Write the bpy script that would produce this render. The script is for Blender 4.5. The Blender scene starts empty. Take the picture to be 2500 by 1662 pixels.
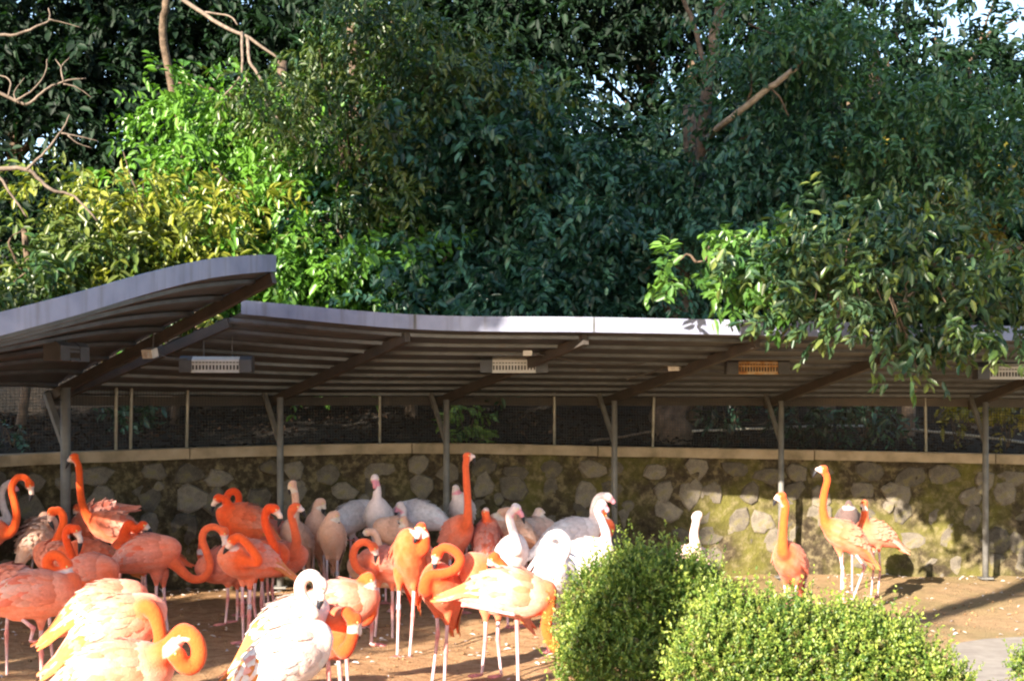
import bpy, math, random
import numpy as np
from mathutils import Vector, Matrix

random.seed(7)
rng = np.random.default_rng(11)
SC = bpy.context.scene
COL = SC.collection

# ------------------------------------------------------------------ camera, sky, sun, exposure
F = 3400.0            # focal length in photo pixels (photo 2500 wide)
HY = 1010.0           # photo row of the horizon
H = 1.9               # eye height
cam = bpy.data.cameras.new('camera')
cam.sensor_width = 36.0
cam.lens = 36.0 * F / 2500.0
cam.shift_y = (HY - 831.0) / 2500.0
cam.clip_start = 0.1
cam.clip_end = 600.0
camo = bpy.data.objects.new('camera', cam)
camo.location = (0, 0, H)
camo.rotation_euler = (math.radians(90), 0, 0)
COL.objects.link(camo)
SC.camera = camo

SUN_AZ, SUN_EL = 33.0, 20.5      # direction the light travels (from +Y towards +X), elevation
sd = Vector((math.sin(math.radians(SUN_AZ)) * math.cos(math.radians(SUN_EL)),
             math.cos(math.radians(SUN_AZ)) * math.cos(math.radians(SUN_EL)),
             -math.sin(math.radians(SUN_EL))))
world = bpy.data.worlds.new('World')
SC.world = world
world.use_nodes = True
nt = world.node_tree
sky = nt.nodes.new('ShaderNodeTexSky')
sky.sky_type = 'NISHITA'
sky.sun_disc = False
sky.sun_elevation = math.radians(SUN_EL)
sky.sun_rotation = math.radians(180.0 + SUN_AZ)
sky.air_density = 1.0
sky.dust_density = 0.6
bg = nt.nodes['Background']
bg.inputs['Strength'].default_value = 0.102
nt.links.new(sky.outputs[0], bg.inputs['Color'])
sun = bpy.data.lights.new('sun', 'SUN')
sun.energy = 5.0
sun.angle = math.radians(0.5)
sun.color = (1.0, 0.90, 0.75)
suno = bpy.data.objects.new('sun', sun)
suno.rotation_euler = sd.to_track_quat('-Z', 'Y').to_euler()
suno.location = (-10, -10, 12)
COL.objects.link(suno)
vs = SC.view_settings
vs.view_transform = 'Standard'
vs.look = 'None'
vs.gamma = 1.0
vs.exposure = 2.1
SC.cycles.filter_width = 2.2
SC.cycles.max_bounces = 6
SC.cycles.transparent_max_bounces = 6


def P(px, py, d):
    """photo pixel + distance -> world point"""
    return Vector(((px - 1250.0) * d / F, d, H - (py - HY) * d / F))


# ------------------------------------------------------------------ helpers
def tag(o, label=None, cat=None, group=None, kind=None):
    if label: o['label'] = label
    if cat: o['category'] = cat
    if group: o['group'] = group
    if kind: o['kind'] = kind
    return o


def empty(name, loc):
    o = bpy.data.objects.new(name, None)
    o.location = loc
    o.empty_display_size = 0.1
    COL.objects.link(o)
    return o


def link(name, me, parent=None, loc=None):
    o = bpy.data.objects.new(name, me)
    COL.objects.link(o)
    if parent is not None:
        o.parent = parent
        # parts are built in world coordinates: undo the parents' offsets
        off = Vector((0, 0, 0))
        q = parent
        while q is not None:
            off += q.location
            q = q.parent
        o.location = -off if loc is None else Vector(loc) - off
    elif loc is not None:
        o.location = loc
    return o


def mesh_np(name, V, Fq, mat, cols=None, smooth=False):
    """mesh from numpy verts and an (n,k) face array"""
    me = bpy.data.meshes.new(name)
    V = np.asarray(V, dtype=np.float32)
    Fq = np.asarray(Fq, dtype=np.int32)
    n, k = Fq.shape
    me.vertices.add(len(V)); me.vertices.foreach_set('co', V.ravel())
    me.loops.add(n * k); me.loops.foreach_set('vertex_index', Fq.ravel())
    me.polygons.add(n)
    me.polygons.foreach_set('loop_start', np.arange(0, n * k, k, dtype=np.int32))
    if smooth:
        me.polygons.foreach_set('use_smooth', np.ones(n, dtype=bool))
    me.update(calc_edges=True)
    if cols is not None:
        a = me.color_attributes.new('Col', 'FLOAT_COLOR', 'POINT')
        c = np.ones((len(V), 4), dtype=np.float32); c[:, :3] = cols
        a.data.foreach_set('color', c.ravel())
    if mat is not None: me.materials.append(mat)
    return me


class MB:
    def __init__(self):
        self.v = []; self.f = []; self.c = []; self.m = []
        self.mi = 0

    def add(self, vs_, fs_, col=None):
        b = len(self.v)
        self.v += [tuple(q) for q in vs_]
        self.f += [tuple(i + b for i in q) for q in fs_]
        self.m += [self.mi] * len(fs_)
        if col is None: col = (1, 1, 1)
        if isinstance(col, list): self.c += col
        else: self.c += [tuple(col)] * len(vs_)
        return self

    def box(self, c, s, R=None, col=None):
        c = Vector(c); hx, hy, hz = s[0] / 2, s[1] / 2, s[2] / 2
        vs_ = []
        for x in (-hx, hx):
            for y in (-hy, hy):
                for z in (-hz, hz):
                    q = Vector((x, y, z))
                    if R is not None: q = R @ q
                    vs_.append(c + q)
        fs_ = [(0, 1, 3, 2), (4, 6, 7, 5), (0, 4, 5, 1), (2, 3, 7, 6), (0, 2, 6, 4), (1, 5, 7, 3)]
        return self.add(vs_, fs_, col)

    def beam(self, a, b, w, h, up=(0, 0, 1), col=None):
        a = Vector(a); b = Vector(b); d = (b - a).normalized()
        s = d.cross(Vector(up)).normalized(); u = s.cross(d)
        vs_ = []
        for p in (a, b):
            for i, j in ((-1, -1), (1, -1), (1, 1), (-1, 1)):
                vs_.append(p + s * i * w / 2 + u * j * h / 2)
        return self.add(vs_, [(0, 1, 2, 3), (7, 6, 5, 4), (0, 4, 5, 1), (1, 5, 6, 2), (2, 6, 7, 3), (3, 7, 4, 0)], col)

    def tube(self, pts, rad, n=8, col=None, cap=True, flat=None):
        pts = [Vector(p) for p in pts]
        if not isinstance(rad, (list, tuple)): rad = [rad] * len(pts)
        vs_ = []; fs_ = []; cc = []
        prev = None
        for i, p in enumerate(pts):
            t = (pts[min(i + 1, len(pts) - 1)] - pts[max(i - 1, 0)])
            if t.length < 1e-9: t = Vector((0, 0, 1))
            t.normalize()
            if prev is None:
                ref = Vector((0, 0, 1)) if abs(t.z) < 0.9 else Vector((1, 0, 0))
                s = t.cross(ref).normalized()
            else:
                s = prev - t * prev.dot(t)
                if s.length < 1e-6: s = t.orthogonal()
                s.normalize()
            prev = s; u = t.cross(s)
            for k in range(n):
                a = 2 * math.pi * k / n
                vs_.append(p + (s * math.cos(a) + u * math.sin(a)) * rad[i])
                if isinstance(col, list): cc.append(col[i])
        for i in range(len(pts) - 1):
            for k in range(n):
                k2 = (k + 1) % n
                fs_.append((i * n + k, i * n + k2, (i + 1) * n + k2, (i + 1) * n + k))
        if cap:
            fs_.append(tuple(range(n - 1, -1, -1)))
            fs_.append(tuple((len(pts) - 1) * n + k for k in range(n)))
        return self.add(vs_, fs_, cc if isinstance(col, list) else col)

    def build(self, name, mat, parent=None, smooth=False, loc=None):
        me = bpy.data.meshes.new(name)
        me.from_pydata(self.v, [], self.f)
        for m in (mat if isinstance(mat, (list, tuple)) else [mat]): me.materials.append(m)
        if smooth: me.polygons.foreach_set('use_smooth', [True] * len(self.f))
        me.polygons.foreach_set('material_index', self.m)
        a = me.color_attributes.new('Col', 'FLOAT_COLOR', 'POINT')
        c = np.ones((len(self.v), 4), dtype=np.float32); c[:, :3] = np.array(self.c, dtype=np.float32)
        a.data.foreach_set('color', c.ravel())
        me.update()
        return link(name, me, parent, loc)


def catmull(pts, sub=6):
    pts = [Vector(p) for p in pts]
    out = []
    for i in range(len(pts) - 1):
        p1, p2 = pts[i], pts[i + 1]
        p0 = pts[i - 1] if i > 0 else p1 * 2 - p2
        p3 = pts[i + 2] if i + 2 < len(pts) else p2 * 2 - p1
        for k in range(sub):
            t = k / sub
            out.append(0.5 * ((2 * p1) + (p2 - p0) * t + (2 * p0 - 5 * p1 + 4 * p2 - p3) * t * t + (3 * p1 - p0 - 3 * p2 + p3) * t ** 3))
    out.append(pts[-1])
    return out


def interp(x, xs, ys):
    return float(np.interp(x, xs, ys))


# ------------------------------------------------------------------ materials
def new_mat(name):
    m = bpy.data.materials.new(name); m.use_nodes = True
    return m, m.node_tree.nodes, m.node_tree.links, m.node_tree.nodes['Principled BSDF']


def noise(N, L, scale, detail=4, rough=0.55, coord='Object', dist=0.0):
    tc = N.new('ShaderNodeTexCoord'); n = N.new('ShaderNodeTexNoise')
    n.inputs['Scale'].default_value = scale; n.inputs['Detail'].default_value = detail
    n.inputs['Roughness'].default_value = rough; n.inputs['Distortion'].default_value = dist
    L.new(tc.outputs[coord], n.inputs['Vector'])
    return n


def ramp(N, L, src, stops):
    r = N.new('ShaderNodeValToRGB')
    e = r.color_ramp.elements
    while len(e) < len(stops): e.new(0.5)
    for i, (p, c) in enumerate(stops):
        e[i].position = p; e[i].color = (*c, 1) if len(c) == 3 else c
    L.new(src, r.inputs[0])
    return r


def mixc(N, L, fac, a, b, mode='MIX'):
    m = N.new('ShaderNodeMix'); m.data_type = 'RGBA'; m.blend_type = mode
    for s, v in ((0, fac), (6, a), (7, b)):
        if isinstance(v, (int, float)): m.inputs[s].default_value = v
        elif isinstance(v, tuple): m.inputs[s].default_value = (*v, 1)
        else: L.new(v, m.inputs[s])
    return m.outputs[2]


def bump(N, L, h, strength, dist, bsdf):
    b = N.new('ShaderNodeBump'); b.inputs['Strength'].default_value = strength; b.inputs['Distance'].default_value = dist
    L.new(h, b.inputs['Height']); L.new(b.outputs[0], bsdf.inputs['Normal'])
    return b


def mat_noise(name, stops, scale, rough=0.8, bstr=0.3, bdist=0.01, metallic=0.0, detail=5, spec=0.3, bscale=None, rnd=0.0):
    m, N, L, B = new_mat(name)
    n = noise(N, L, scale, detail)
    r = ramp(N, L, n.outputs[0], stops)
    col = r.outputs[0]
    if rnd > 0:
        oi = N.new('ShaderNodeObjectInfo')
        mr = N.new('ShaderNodeMapRange'); mr.inputs[3].default_value = 1 - rnd; mr.inputs[4].default_value = 1 + rnd
        L.new(oi.outputs['Random'], mr.inputs[0])
        hsv = N.new('ShaderNodeHueSaturation'); L.new(col, hsv.inputs['Color']); L.new(mr.outputs[0], hsv.inputs['Value'])
        col = hsv.outputs[0]
    L.new(col, B.inputs['Base Color'])
    B.inputs['Roughness'].default_value = rough; B.inputs['Metallic'].default_value = metallic
    B.inputs['Specular IOR Level'].default_value = spec
    if bstr > 0:
        n2 = noise(N, L, bscale or scale * 2.5, 6)
        bump(N, L, n2.outputs[0], bstr, bdist, B)
    return m


def mat_leaf(name, rough=0.45, trans=0.25, spec=0.4):
    m, N, L, B = new_mat(name)
    at = N.new('ShaderNodeAttribute'); at.attribute_name = 'Col'
    n = noise(N, L, 9.0, 2)
    c = mixc(N, L, 0.5, at.outputs[0], ramp(N, L, n.outputs[0], [(0.3, (0.45, 0.45, 0.45)), (0.7, (1.5, 1.5, 1.3))]).outputs[0], 'MULTIPLY')
    L.new(c, B.inputs['Base Color'])
    B.inputs['Roughness'].default_value = rough; B.inputs['Specular IOR Level'].default_value = spec
    t = N.new('ShaderNodeBsdfTranslucent')
    L.new(mixc(N, L, 1.0, c, (1.5, 1.7, 0.5), 'MULTIPLY'), t.inputs[0])
    ms = N.new('ShaderNodeMixShader'); ms.inputs[0].default_value = trans
    L.new(B.outputs[0], ms.inputs[1]); L.new(t.outputs[0], ms.inputs[2])
    L.new(ms.outputs[0], N['Material Output'].inputs[0])
    return m


def mat_plumage(name):
    m, N, L, B = new_mat(name)
    at = N.new('ShaderNodeAttribute'); at.attribute_name = 'Col'
    n = noise(N, L, 28.0, 5, 0.6, dist=0.8)
    c = mixc(N, L, 0.55, at.outputs[0], ramp(N, L, n.outputs[0], [(0.3, (0.72, 0.66, 0.64)), (0.7, (1.15, 1.15, 1.15))]).outputs[0], 'MULTIPLY')
    L.new(c, B.inputs['Base Color'])
    B.inputs['Roughness'].default_value = 0.75; B.inputs['Specular IOR Level'].default_value = 0.15
    B.inputs['Sheen Weight'].default_value = 0.15
    n2 = noise(N, L, 70.0, 4, 0.6, dist=1.0)
    bump(N, L, n2.outputs[0], 0.6, 0.012, B)
    return m


def mat_attr(name, rough=0.5, spec=0.3, nscale=40.0, bstr=0.2):
    m, N, L, B = new_mat(name)
    at = N.new('ShaderNodeAttribute'); at.attribute_name = 'Col'
    n = noise(N, L, nscale, 4)
    c = mixc(N, L, 0.4, at.outputs[0], ramp(N, L, n.outputs[0], [(0.3, (0.6, 0.6, 0.6)), (0.7, (1.15, 1.15, 1.15))]).outputs[0], 'MULTIPLY')
    L.new(c, B.inputs['Base Color'])
    B.inputs['Roughness'].default_value = rough; B.inputs['Specular IOR Level'].default_value = spec
    if bstr: bump(N, L, n.outputs[0], bstr, 0.003, B)
    return m


M = {}
M['plumage'] = mat_plumage('plumage')
M['leg'] = mat_attr('leg_skin', 0.55, 0.3, 60, 0.3)
M['beak'] = mat_attr('beak_horn', 0.4, 0.4, 60, 0.0)
M['eye'] = mat_noise('eye', [(0.3, (0.7, 0.6, 0.2)), (0.7, (0.75, 0.65, 0.25))], 50, 0.2, 0)
M['leaf'] = mat_leaf('leaf', 0.36, 0.25, 0.5)
M['leaf_dull'] = mat_leaf('leaf_dull', 0.6, 0.25, 0.25)
M['boxleaf'] = mat_leaf('boxwood_leaf', 0.4, 0.25, 0.4)
M['bark'] = mat_noise('bark', [(0.3, (0.045, 0.03, 0.02)), (0.7, (0.16, 0.11, 0.075))], 9, 0.9, 0.8, 0.02)
M['pale_bark'] = mat_noise('pale_bark', [(0.3, (0.09, 0.066, 0.05)), (0.7, (0.21, 0.16, 0.125))], 14, 0.85, 0.6, 0.01)
M['limb_bark'] = mat_noise('limb_bark', [(0.3, (0.22, 0.17, 0.13)), (0.7, (0.42, 0.35, 0.28))], 14, 0.85, 0.6, 0.01)
def fascia_mat():
    m, N, L, B = new_mat('fascia_paint')
    n1 = noise(N, L, 3.5, 5)
    tc = N.new('ShaderNodeTexCoord'); mp = N.new('ShaderNodeMapping'); mp.inputs['Scale'].default_value = (14, 14, 1.2)
    n2 = N.new('ShaderNodeTexNoise'); n2.inputs['Scale'].default_value = 1.0; n2.inputs['Detail'].default_value = 6
    L.new(tc.outputs['Object'], mp.inputs[0]); L.new(mp.outputs[0], n2.inputs['Vector'])
    a = ramp(N, L, n1.outputs[0], [(0.25, (0.155, 0.17, 0.25)), (0.5, (0.22, 0.235, 0.33)), (0.75, (0.26, 0.275, 0.37))]).outputs[0]
    st = ramp(N, L, n2.outputs[0], [(0.5, (0, 0, 0)), (0.75, (0.7, 0.7, 0.7))]).outputs[0]
    c = mixc(N, L, st, a, (0.12, 0.11, 0.11))
    L.new(c, B.inputs['Base Color']); B.inputs['Roughness'].default_value = 0.45; B.inputs['Specular IOR Level'].default_value = 0.4
    bump(N, L, n1.outputs[0], 0.15, 0.006, B)
    return m


M['fascia'] = fascia_mat()
M['sheet'] = mat_noise('roof_sheet', [(0.25, (0.050, 0.050, 0.052)), (0.6, (0.088, 0.090, 0.097)), (0.85, (0.088, 0.064, 0.048))], 4.0, 0.5, 0.1, 0.003, 0.2, spec=0.5)
M['purlin'] = mat_noise('purlin_steel', [(0.3, (0.060, 0.060, 0.062)), (0.6, (0.105, 0.108, 0.118)), (0.8, (0.10, 0.072, 0.052))], 5.0, 0.45, 0.1, 0.003, 0.3, spec=0.5)
M['rafter'] = mat_noise('rafter_steel', [(0.3, (0.05, 0.045, 0.042)), (0.75, (0.09, 0.07, 0.058))], 6.0, 0.6, 0.2, 0.004)
M['post'] = mat_noise('post_paint', [(0.3, (0.11, 0.105, 0.10)), (0.75, (0.20, 0.19, 0.175))], 7.0, 0.55, 0.15, 0.003)
M['galv'] = mat_noise('galvanised', [(0.3, (0.26, 0.25, 0.22)), (0.7, (0.42, 0.40, 0.34))], 12, 0.5, 0.1, 0.002, 0.2)
M['wire'] = mat_noise('wire', [(0.3, (0.028, 0.026, 0.024)), (0.7, (0.055, 0.05, 0.045))], 10, 0.6, 0)
M['heater_dark'] = mat_noise('heater_cap', [(0.3, (0.05, 0.05, 0.055)), (0.7, (0.085, 0.085, 0.09))], 8, 0.5, 0.1, 0.002)
M['heater_pale'] = mat_noise('heater_face', [(0.25, (0.44, 0.41, 0.37)), (0.7, (0.58, 0.55, 0.52))], 8, 0.5, 0.05, 0.002)
M['heater_rust'] = mat_noise('heater_rust', [(0.35, (0.52, 0.42, 0.30)), (0.55, (0.45, 0.24, 0.09)), (0.7, (0.30, 0.12, 0.04))], 14, 0.7, 0.2, 0.002)
M['slot'] = mat_noise('heater_slot', [(0.3, (0.03, 0.025, 0.02)), (0.7, (0.06, 0.05, 0.04))], 20, 0.8, 0)
M['white_plastic'] = mat_noise('white_plastic', [(0.3, (0.5, 0.46, 0.40)), (0.7, (0.68, 0.64, 0.58))], 12, 0.5, 0.05, 0.002)
M['conduit'] = mat_noise('conduit', [(0.3, (0.06, 0.055, 0.05)), (0.7, (0.12, 0.11, 0.10))], 12, 0.6, 0)
M['litter_leaf'] = mat_attr('litter_leaf', 0.85, 0.15, 30, 0)
M['feather'] = mat_attr('fallen_feather', 0.8, 0.1, 30, 0)


def mat_ground():
    m, N, L, B = new_mat('sand_soil')
    n1 = noise(N, L, 0.9, 5, 0.6); n2 = noise(N, L, 9.0, 6, 0.65); n3 = noise(N, L, 60.0, 4, 0.6)
    a = ramp(N, L, n2.outputs[0], [(0.25, (0.24, 0.125, 0.06)), (0.5, (0.46, 0.265, 0.135)), (0.8, (0.56, 0.37, 0.215))]).outputs[0]
    b = ramp(N, L, n3.outputs[0], [(0.3, (0.6, 0.6, 0.6)), (0.7, (1.15, 1.12, 1.1))]).outputs[0]
    c = mixc(N, L, 0.6, a, b, 'MULTIPLY')
    # mossy olive patches, mostly on the right-hand mound
    tc = N.new('ShaderNodeTexCoord'); sx = N.new('ShaderNodeSeparateXYZ'); L.new(tc.outputs['Object'], sx.inputs[0])
    mr = N.new('ShaderNodeMapRange'); mr.inputs[1].default_value = 1.0; mr.inputs[2].default_value = 3.0
    mr.inputs[3].default_value = 0.0; mr.inputs[4].default_value = 0.65; L.new(sx.outputs[0], mr.inputs[0])
    g = ramp(N, L, n1.outputs[0], [(0.42, (0, 0, 0)), (0.62, (1, 1, 1))]).outputs[0]
    mu = N.new('ShaderNodeMath'); mu.operation = 'MULTIPLY'; L.new(mr.outputs[0], mu.inputs[0]); L.new(g, mu.inputs[1])
    c = mixc(N, L, mu.outputs[0], c, (0.20, 0.17, 0.05))
    mr2 = N.new('ShaderNodeMapRange'); mr2.inputs[1].default_value = 0.5; mr2.inputs[2].default_value = 3.5
    mr2.inputs[3].default_value = 0.0; mr2.inputs[4].default_value = 0.45; L.new(sx.outputs[0], mr2.inputs[0])
    c = mixc(N, L, mr2.outputs[0], c, (0.40, 0.30, 0.18))
    L.new(c, B.inputs['Base Color']); B.inputs['Roughness'].default_value = 0.95
    B.inputs['Specular IOR Level'].default_value = 0.1
    ad = N.new('ShaderNodeMath'); ad.operation = 'ADD'; L.new(n2.outputs[0], ad.inputs[0]); L.new(n3.outputs[0], ad.inputs[1])
    bump(N, L, ad.outputs[0], 0.8, 0.035, B)
    return m


def mat_wall():
    m, N, L, B = new_mat('mossy_mortar')
    n1 = noise(N, L, 1.6, 5, 0.6); n2 = noise(N, L, 11.0, 6, 0.65); n3 = noise(N, L, 45.0, 4)
    a = ramp(N, L, n2.outputs[0], [(0.3, (0.024, 0.018, 0.012)), (0.55, (0.068, 0.052, 0.033)), (0.75, (0.13, 0.10, 0.065))]).outputs[0]
    g = ramp(N, L, n1.outputs[0], [(0.44, (0, 0, 0)), (0.64, (0.75, 0.75, 0.75))]).outputs[0]
    tc = N.new('ShaderNodeTexCoord'); sx = N.new('ShaderNodeSeparateXYZ'); L.new(tc.outputs['Object'], sx.inputs[0])
    mr = N.new('ShaderNodeMapRange'); mr.inputs[1].default_value = -2.5; mr.inputs[2].default_value = 3.0
    mr.inputs[3].default_value = 0.25; mr.inputs[4].default_value = 1.0; L.new(sx.outputs[0], mr.inputs[0])
    mu = N.new('ShaderNodeMath'); mu.operation = 'MULTIPLY'; L.new(g, mu.inputs[0]); L.new(mr.outputs[0], mu.inputs[1])
    c = mixc(N, L, mu.outputs[0], a, (0.135, 0.125, 0.028))
    g2 = ramp(N, L, n2.outputs[0], [(0.5, (0, 0, 0)), (0.75, (1, 1, 1))]).outputs[0]
    c = mixc(N, L, g2, c, (0.19, 0.155, 0.085))
    L.new(c, B.inputs['Base Color']); B.inputs['Roughness'].default_value = 0.95
    B.inputs['Specular IOR Level'].default_value = 0.1
    ad = N.new('ShaderNodeMath'); ad.operation = 'ADD'; L.new(n2.outputs[0], ad.inputs[0]); L.new(n3.outputs[0], ad.inputs[1])
    bump(N, L, ad.outputs[0], 0.8, 0.02, B)
    return m


def mat_stone():
    m, N, L, B = new_mat('granite')
    n1 = noise(N, L, 7.0, 5, 0.6); n2 = noise(N, L, 130.0, 3, 0.7)
    a = ramp(N, L, n1.outputs[0], [(0.3, (0.11, 0.093, 0.072)), (0.55, (0.20, 0.172, 0.14)), (0.8, (0.19, 0.145, 0.10))]).outputs[0]
    b = ramp(N, L, n2.outputs[0], [(0.35, (0.55, 0.55, 0.55)), (0.65, (1.3, 1.28, 1.25))]).outputs[0]
    c = mixc(N, L, 0.8, a, b, 'MULTIPLY')
    oi = N.new('ShaderNodeObjectInfo'); mr = N.new('ShaderNodeMapRange')
    mr.inputs[3].default_value = 0.45; mr.inputs[4].default_value = 1.05; L.new(oi.outputs['Random'], mr.inputs[0])
    hsv = N.new('ShaderNodeHueSaturation'); L.new(c, hsv.inputs['Color']); L.new(mr.outputs[0], hsv.inputs['Value'])
    g = ramp(N, L, n1.outputs[0], [(0.52, (0, 0, 0)), (0.68, (0.7, 0.7, 0.7))]).outputs[0]
    c = mixc(N, L, g, hsv.outputs[0], (0.17, 0.15, 0.05))
    L.new(c, B.inputs['Base Color']); B.inputs['Roughness'].default_value = 0.9
    B.inputs['Specular IOR Level'].default_value = 0.15
    bump(N, L, n2.outputs[0], 0.6, 0.006, B)
    return m


M['ground'] = mat_ground()
M['mortar'] = mat_wall()
M['stone'] = mat_stone()
M['cap'] = mat_noise('cap_concrete', [(0.25, (0.15, 0.12, 0.075)), (0.55, (0.32, 0.25, 0.17)), (0.8, (0.40, 0.32, 0.235))], 4.0, 0.9, 0.5, 0.01, bscale=30)
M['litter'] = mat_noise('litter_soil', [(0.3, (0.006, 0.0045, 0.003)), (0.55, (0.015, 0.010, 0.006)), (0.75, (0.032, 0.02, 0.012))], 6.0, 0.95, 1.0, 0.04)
M['concrete'] = mat_noise('path_concrete', [(0.3, (0.25, 0.21, 0.18)), (0.7, (0.36, 0.31, 0.26))], 9.0, 0.85, 0.4, 0.006, bscale=60)
M['terrain'] = mat_noise('forest_floor', [(0.3, (0.03, 0.028, 0.015)), (0.7, (0.08, 0.065, 0.035))], 2.0, 0.95, 0.8, 0.05)


def band_mat():
    m, N, L, B = new_mat('leg_band')
    tc = N.new('ShaderNodeTexCoord'); w = N.new('ShaderNodeTexWave'); w.bands_direction = 'Z'
    w.inputs['Scale'].default_value = 45.0; w.inputs['Distortion'].default_value = 6.0; w.inputs['Detail Scale'].default_value = 3.0
    L.new(tc.outputs['Object'], w.inputs['Vector'])
    r = ramp(N, L, w.outputs[0], [(0.42, (0.04, 0.05, 0.12)), (0.5, (0.72, 0.72, 0.75))])
    L.new(r.outputs[0], B.inputs['Base Color']); B.inputs['Roughness'].default_value = 0.4
    return m


M['band'] = band_mat()

# ------------------------------------------------------------------ ground
def hz(x, y):
    return 0.012 * math.sin(2.3 * x + 1.1 * y) + 0.010 * math.sin(4.7 * x - 3.1 * y + 1.0) + 0.006 * math.sin(9.1 * x + 7.3 * y)


def build_ground():
    xs = np.unique(np.concatenate([np.linspace(-60, -8, 8), np.linspace(-8, 8, 130), np.linspace(8, 60, 8)]))
    ys = np.unique(np.concatenate([np.linspace(-40, 4, 8), np.linspace(4, 17, 110), np.array([17.5, 18.0])]))
    V = []; Fq = []
    for y in ys:
        for x in xs: V.append((x, y, hz(x, y) if 3 < y < 17.5 else -0.02))
    nx = len(xs)
    for j in range(len(ys) - 1):
        for i in range(nx - 1):
            a = j * nx + i; Fq.append((a, a + 1, a + nx + 1, a + nx))
    me = mesh_np('ground', V, Fq, M['ground'], smooth=True)
    tag(link('ground', me), kind='structure')


build_ground()

# wall line (photo column -> distance), cap top row
WPX = [-420, -250, 0, 160, 690, 1090, 1500, 1905, 2400, 2700, 3000]
WD = [11.6, 12.6, 13.9, 14.3, 15.5, 16.0, 16.3, 16.5, 16.4, 16.2, 16.0]
CPX = [-420, 0, 160, 690, 1090, 1500, 1905, 2400, 2700]
CTOP = [1135, 1110, 1103, 1086, 1081, 1089, 1096, 1106, 1115]


def wall_d(px): return interp(px, WPX, WD)
def cap_row(px): return interp(px, CPX, CTOP)
def cap_z(px): return H - (cap_row(px) - HY) * wall_d(px) / F


WL = []      # dense wall polyline: (x, y, ztop)
_ctrl = catmull([P(p, cap_row(p), wall_d(p)) for p in WPX], 24)
WL = [Vector(q) for q in _ctrl]
WS = [0.0]
for i in range(1, len(WL)): WS.append(WS[-1] + (WL[i].xy - WL[i - 1].xy).length)
WS = np.array(WS); WLN = np.array([tuple(q) for q in WL])


def wall_at(s):
    p = Vector((interp(s, WS, WLN[:, 0]), interp(s, WS, WLN[:, 1]), interp(s, WS, WLN[:, 2])))
    q = Vector((interp(s + 0.05, WS, WLN[:, 0]), interp(s + 0.05, WS, WLN[:, 1]), 0))
    t = Vector((q.x - p.x, q.y - p.y, 0)).normalized()
    n = Vector((t.y, -t.x, 0))      # faces the pen (towards the camera)
    return p, t, n


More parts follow.
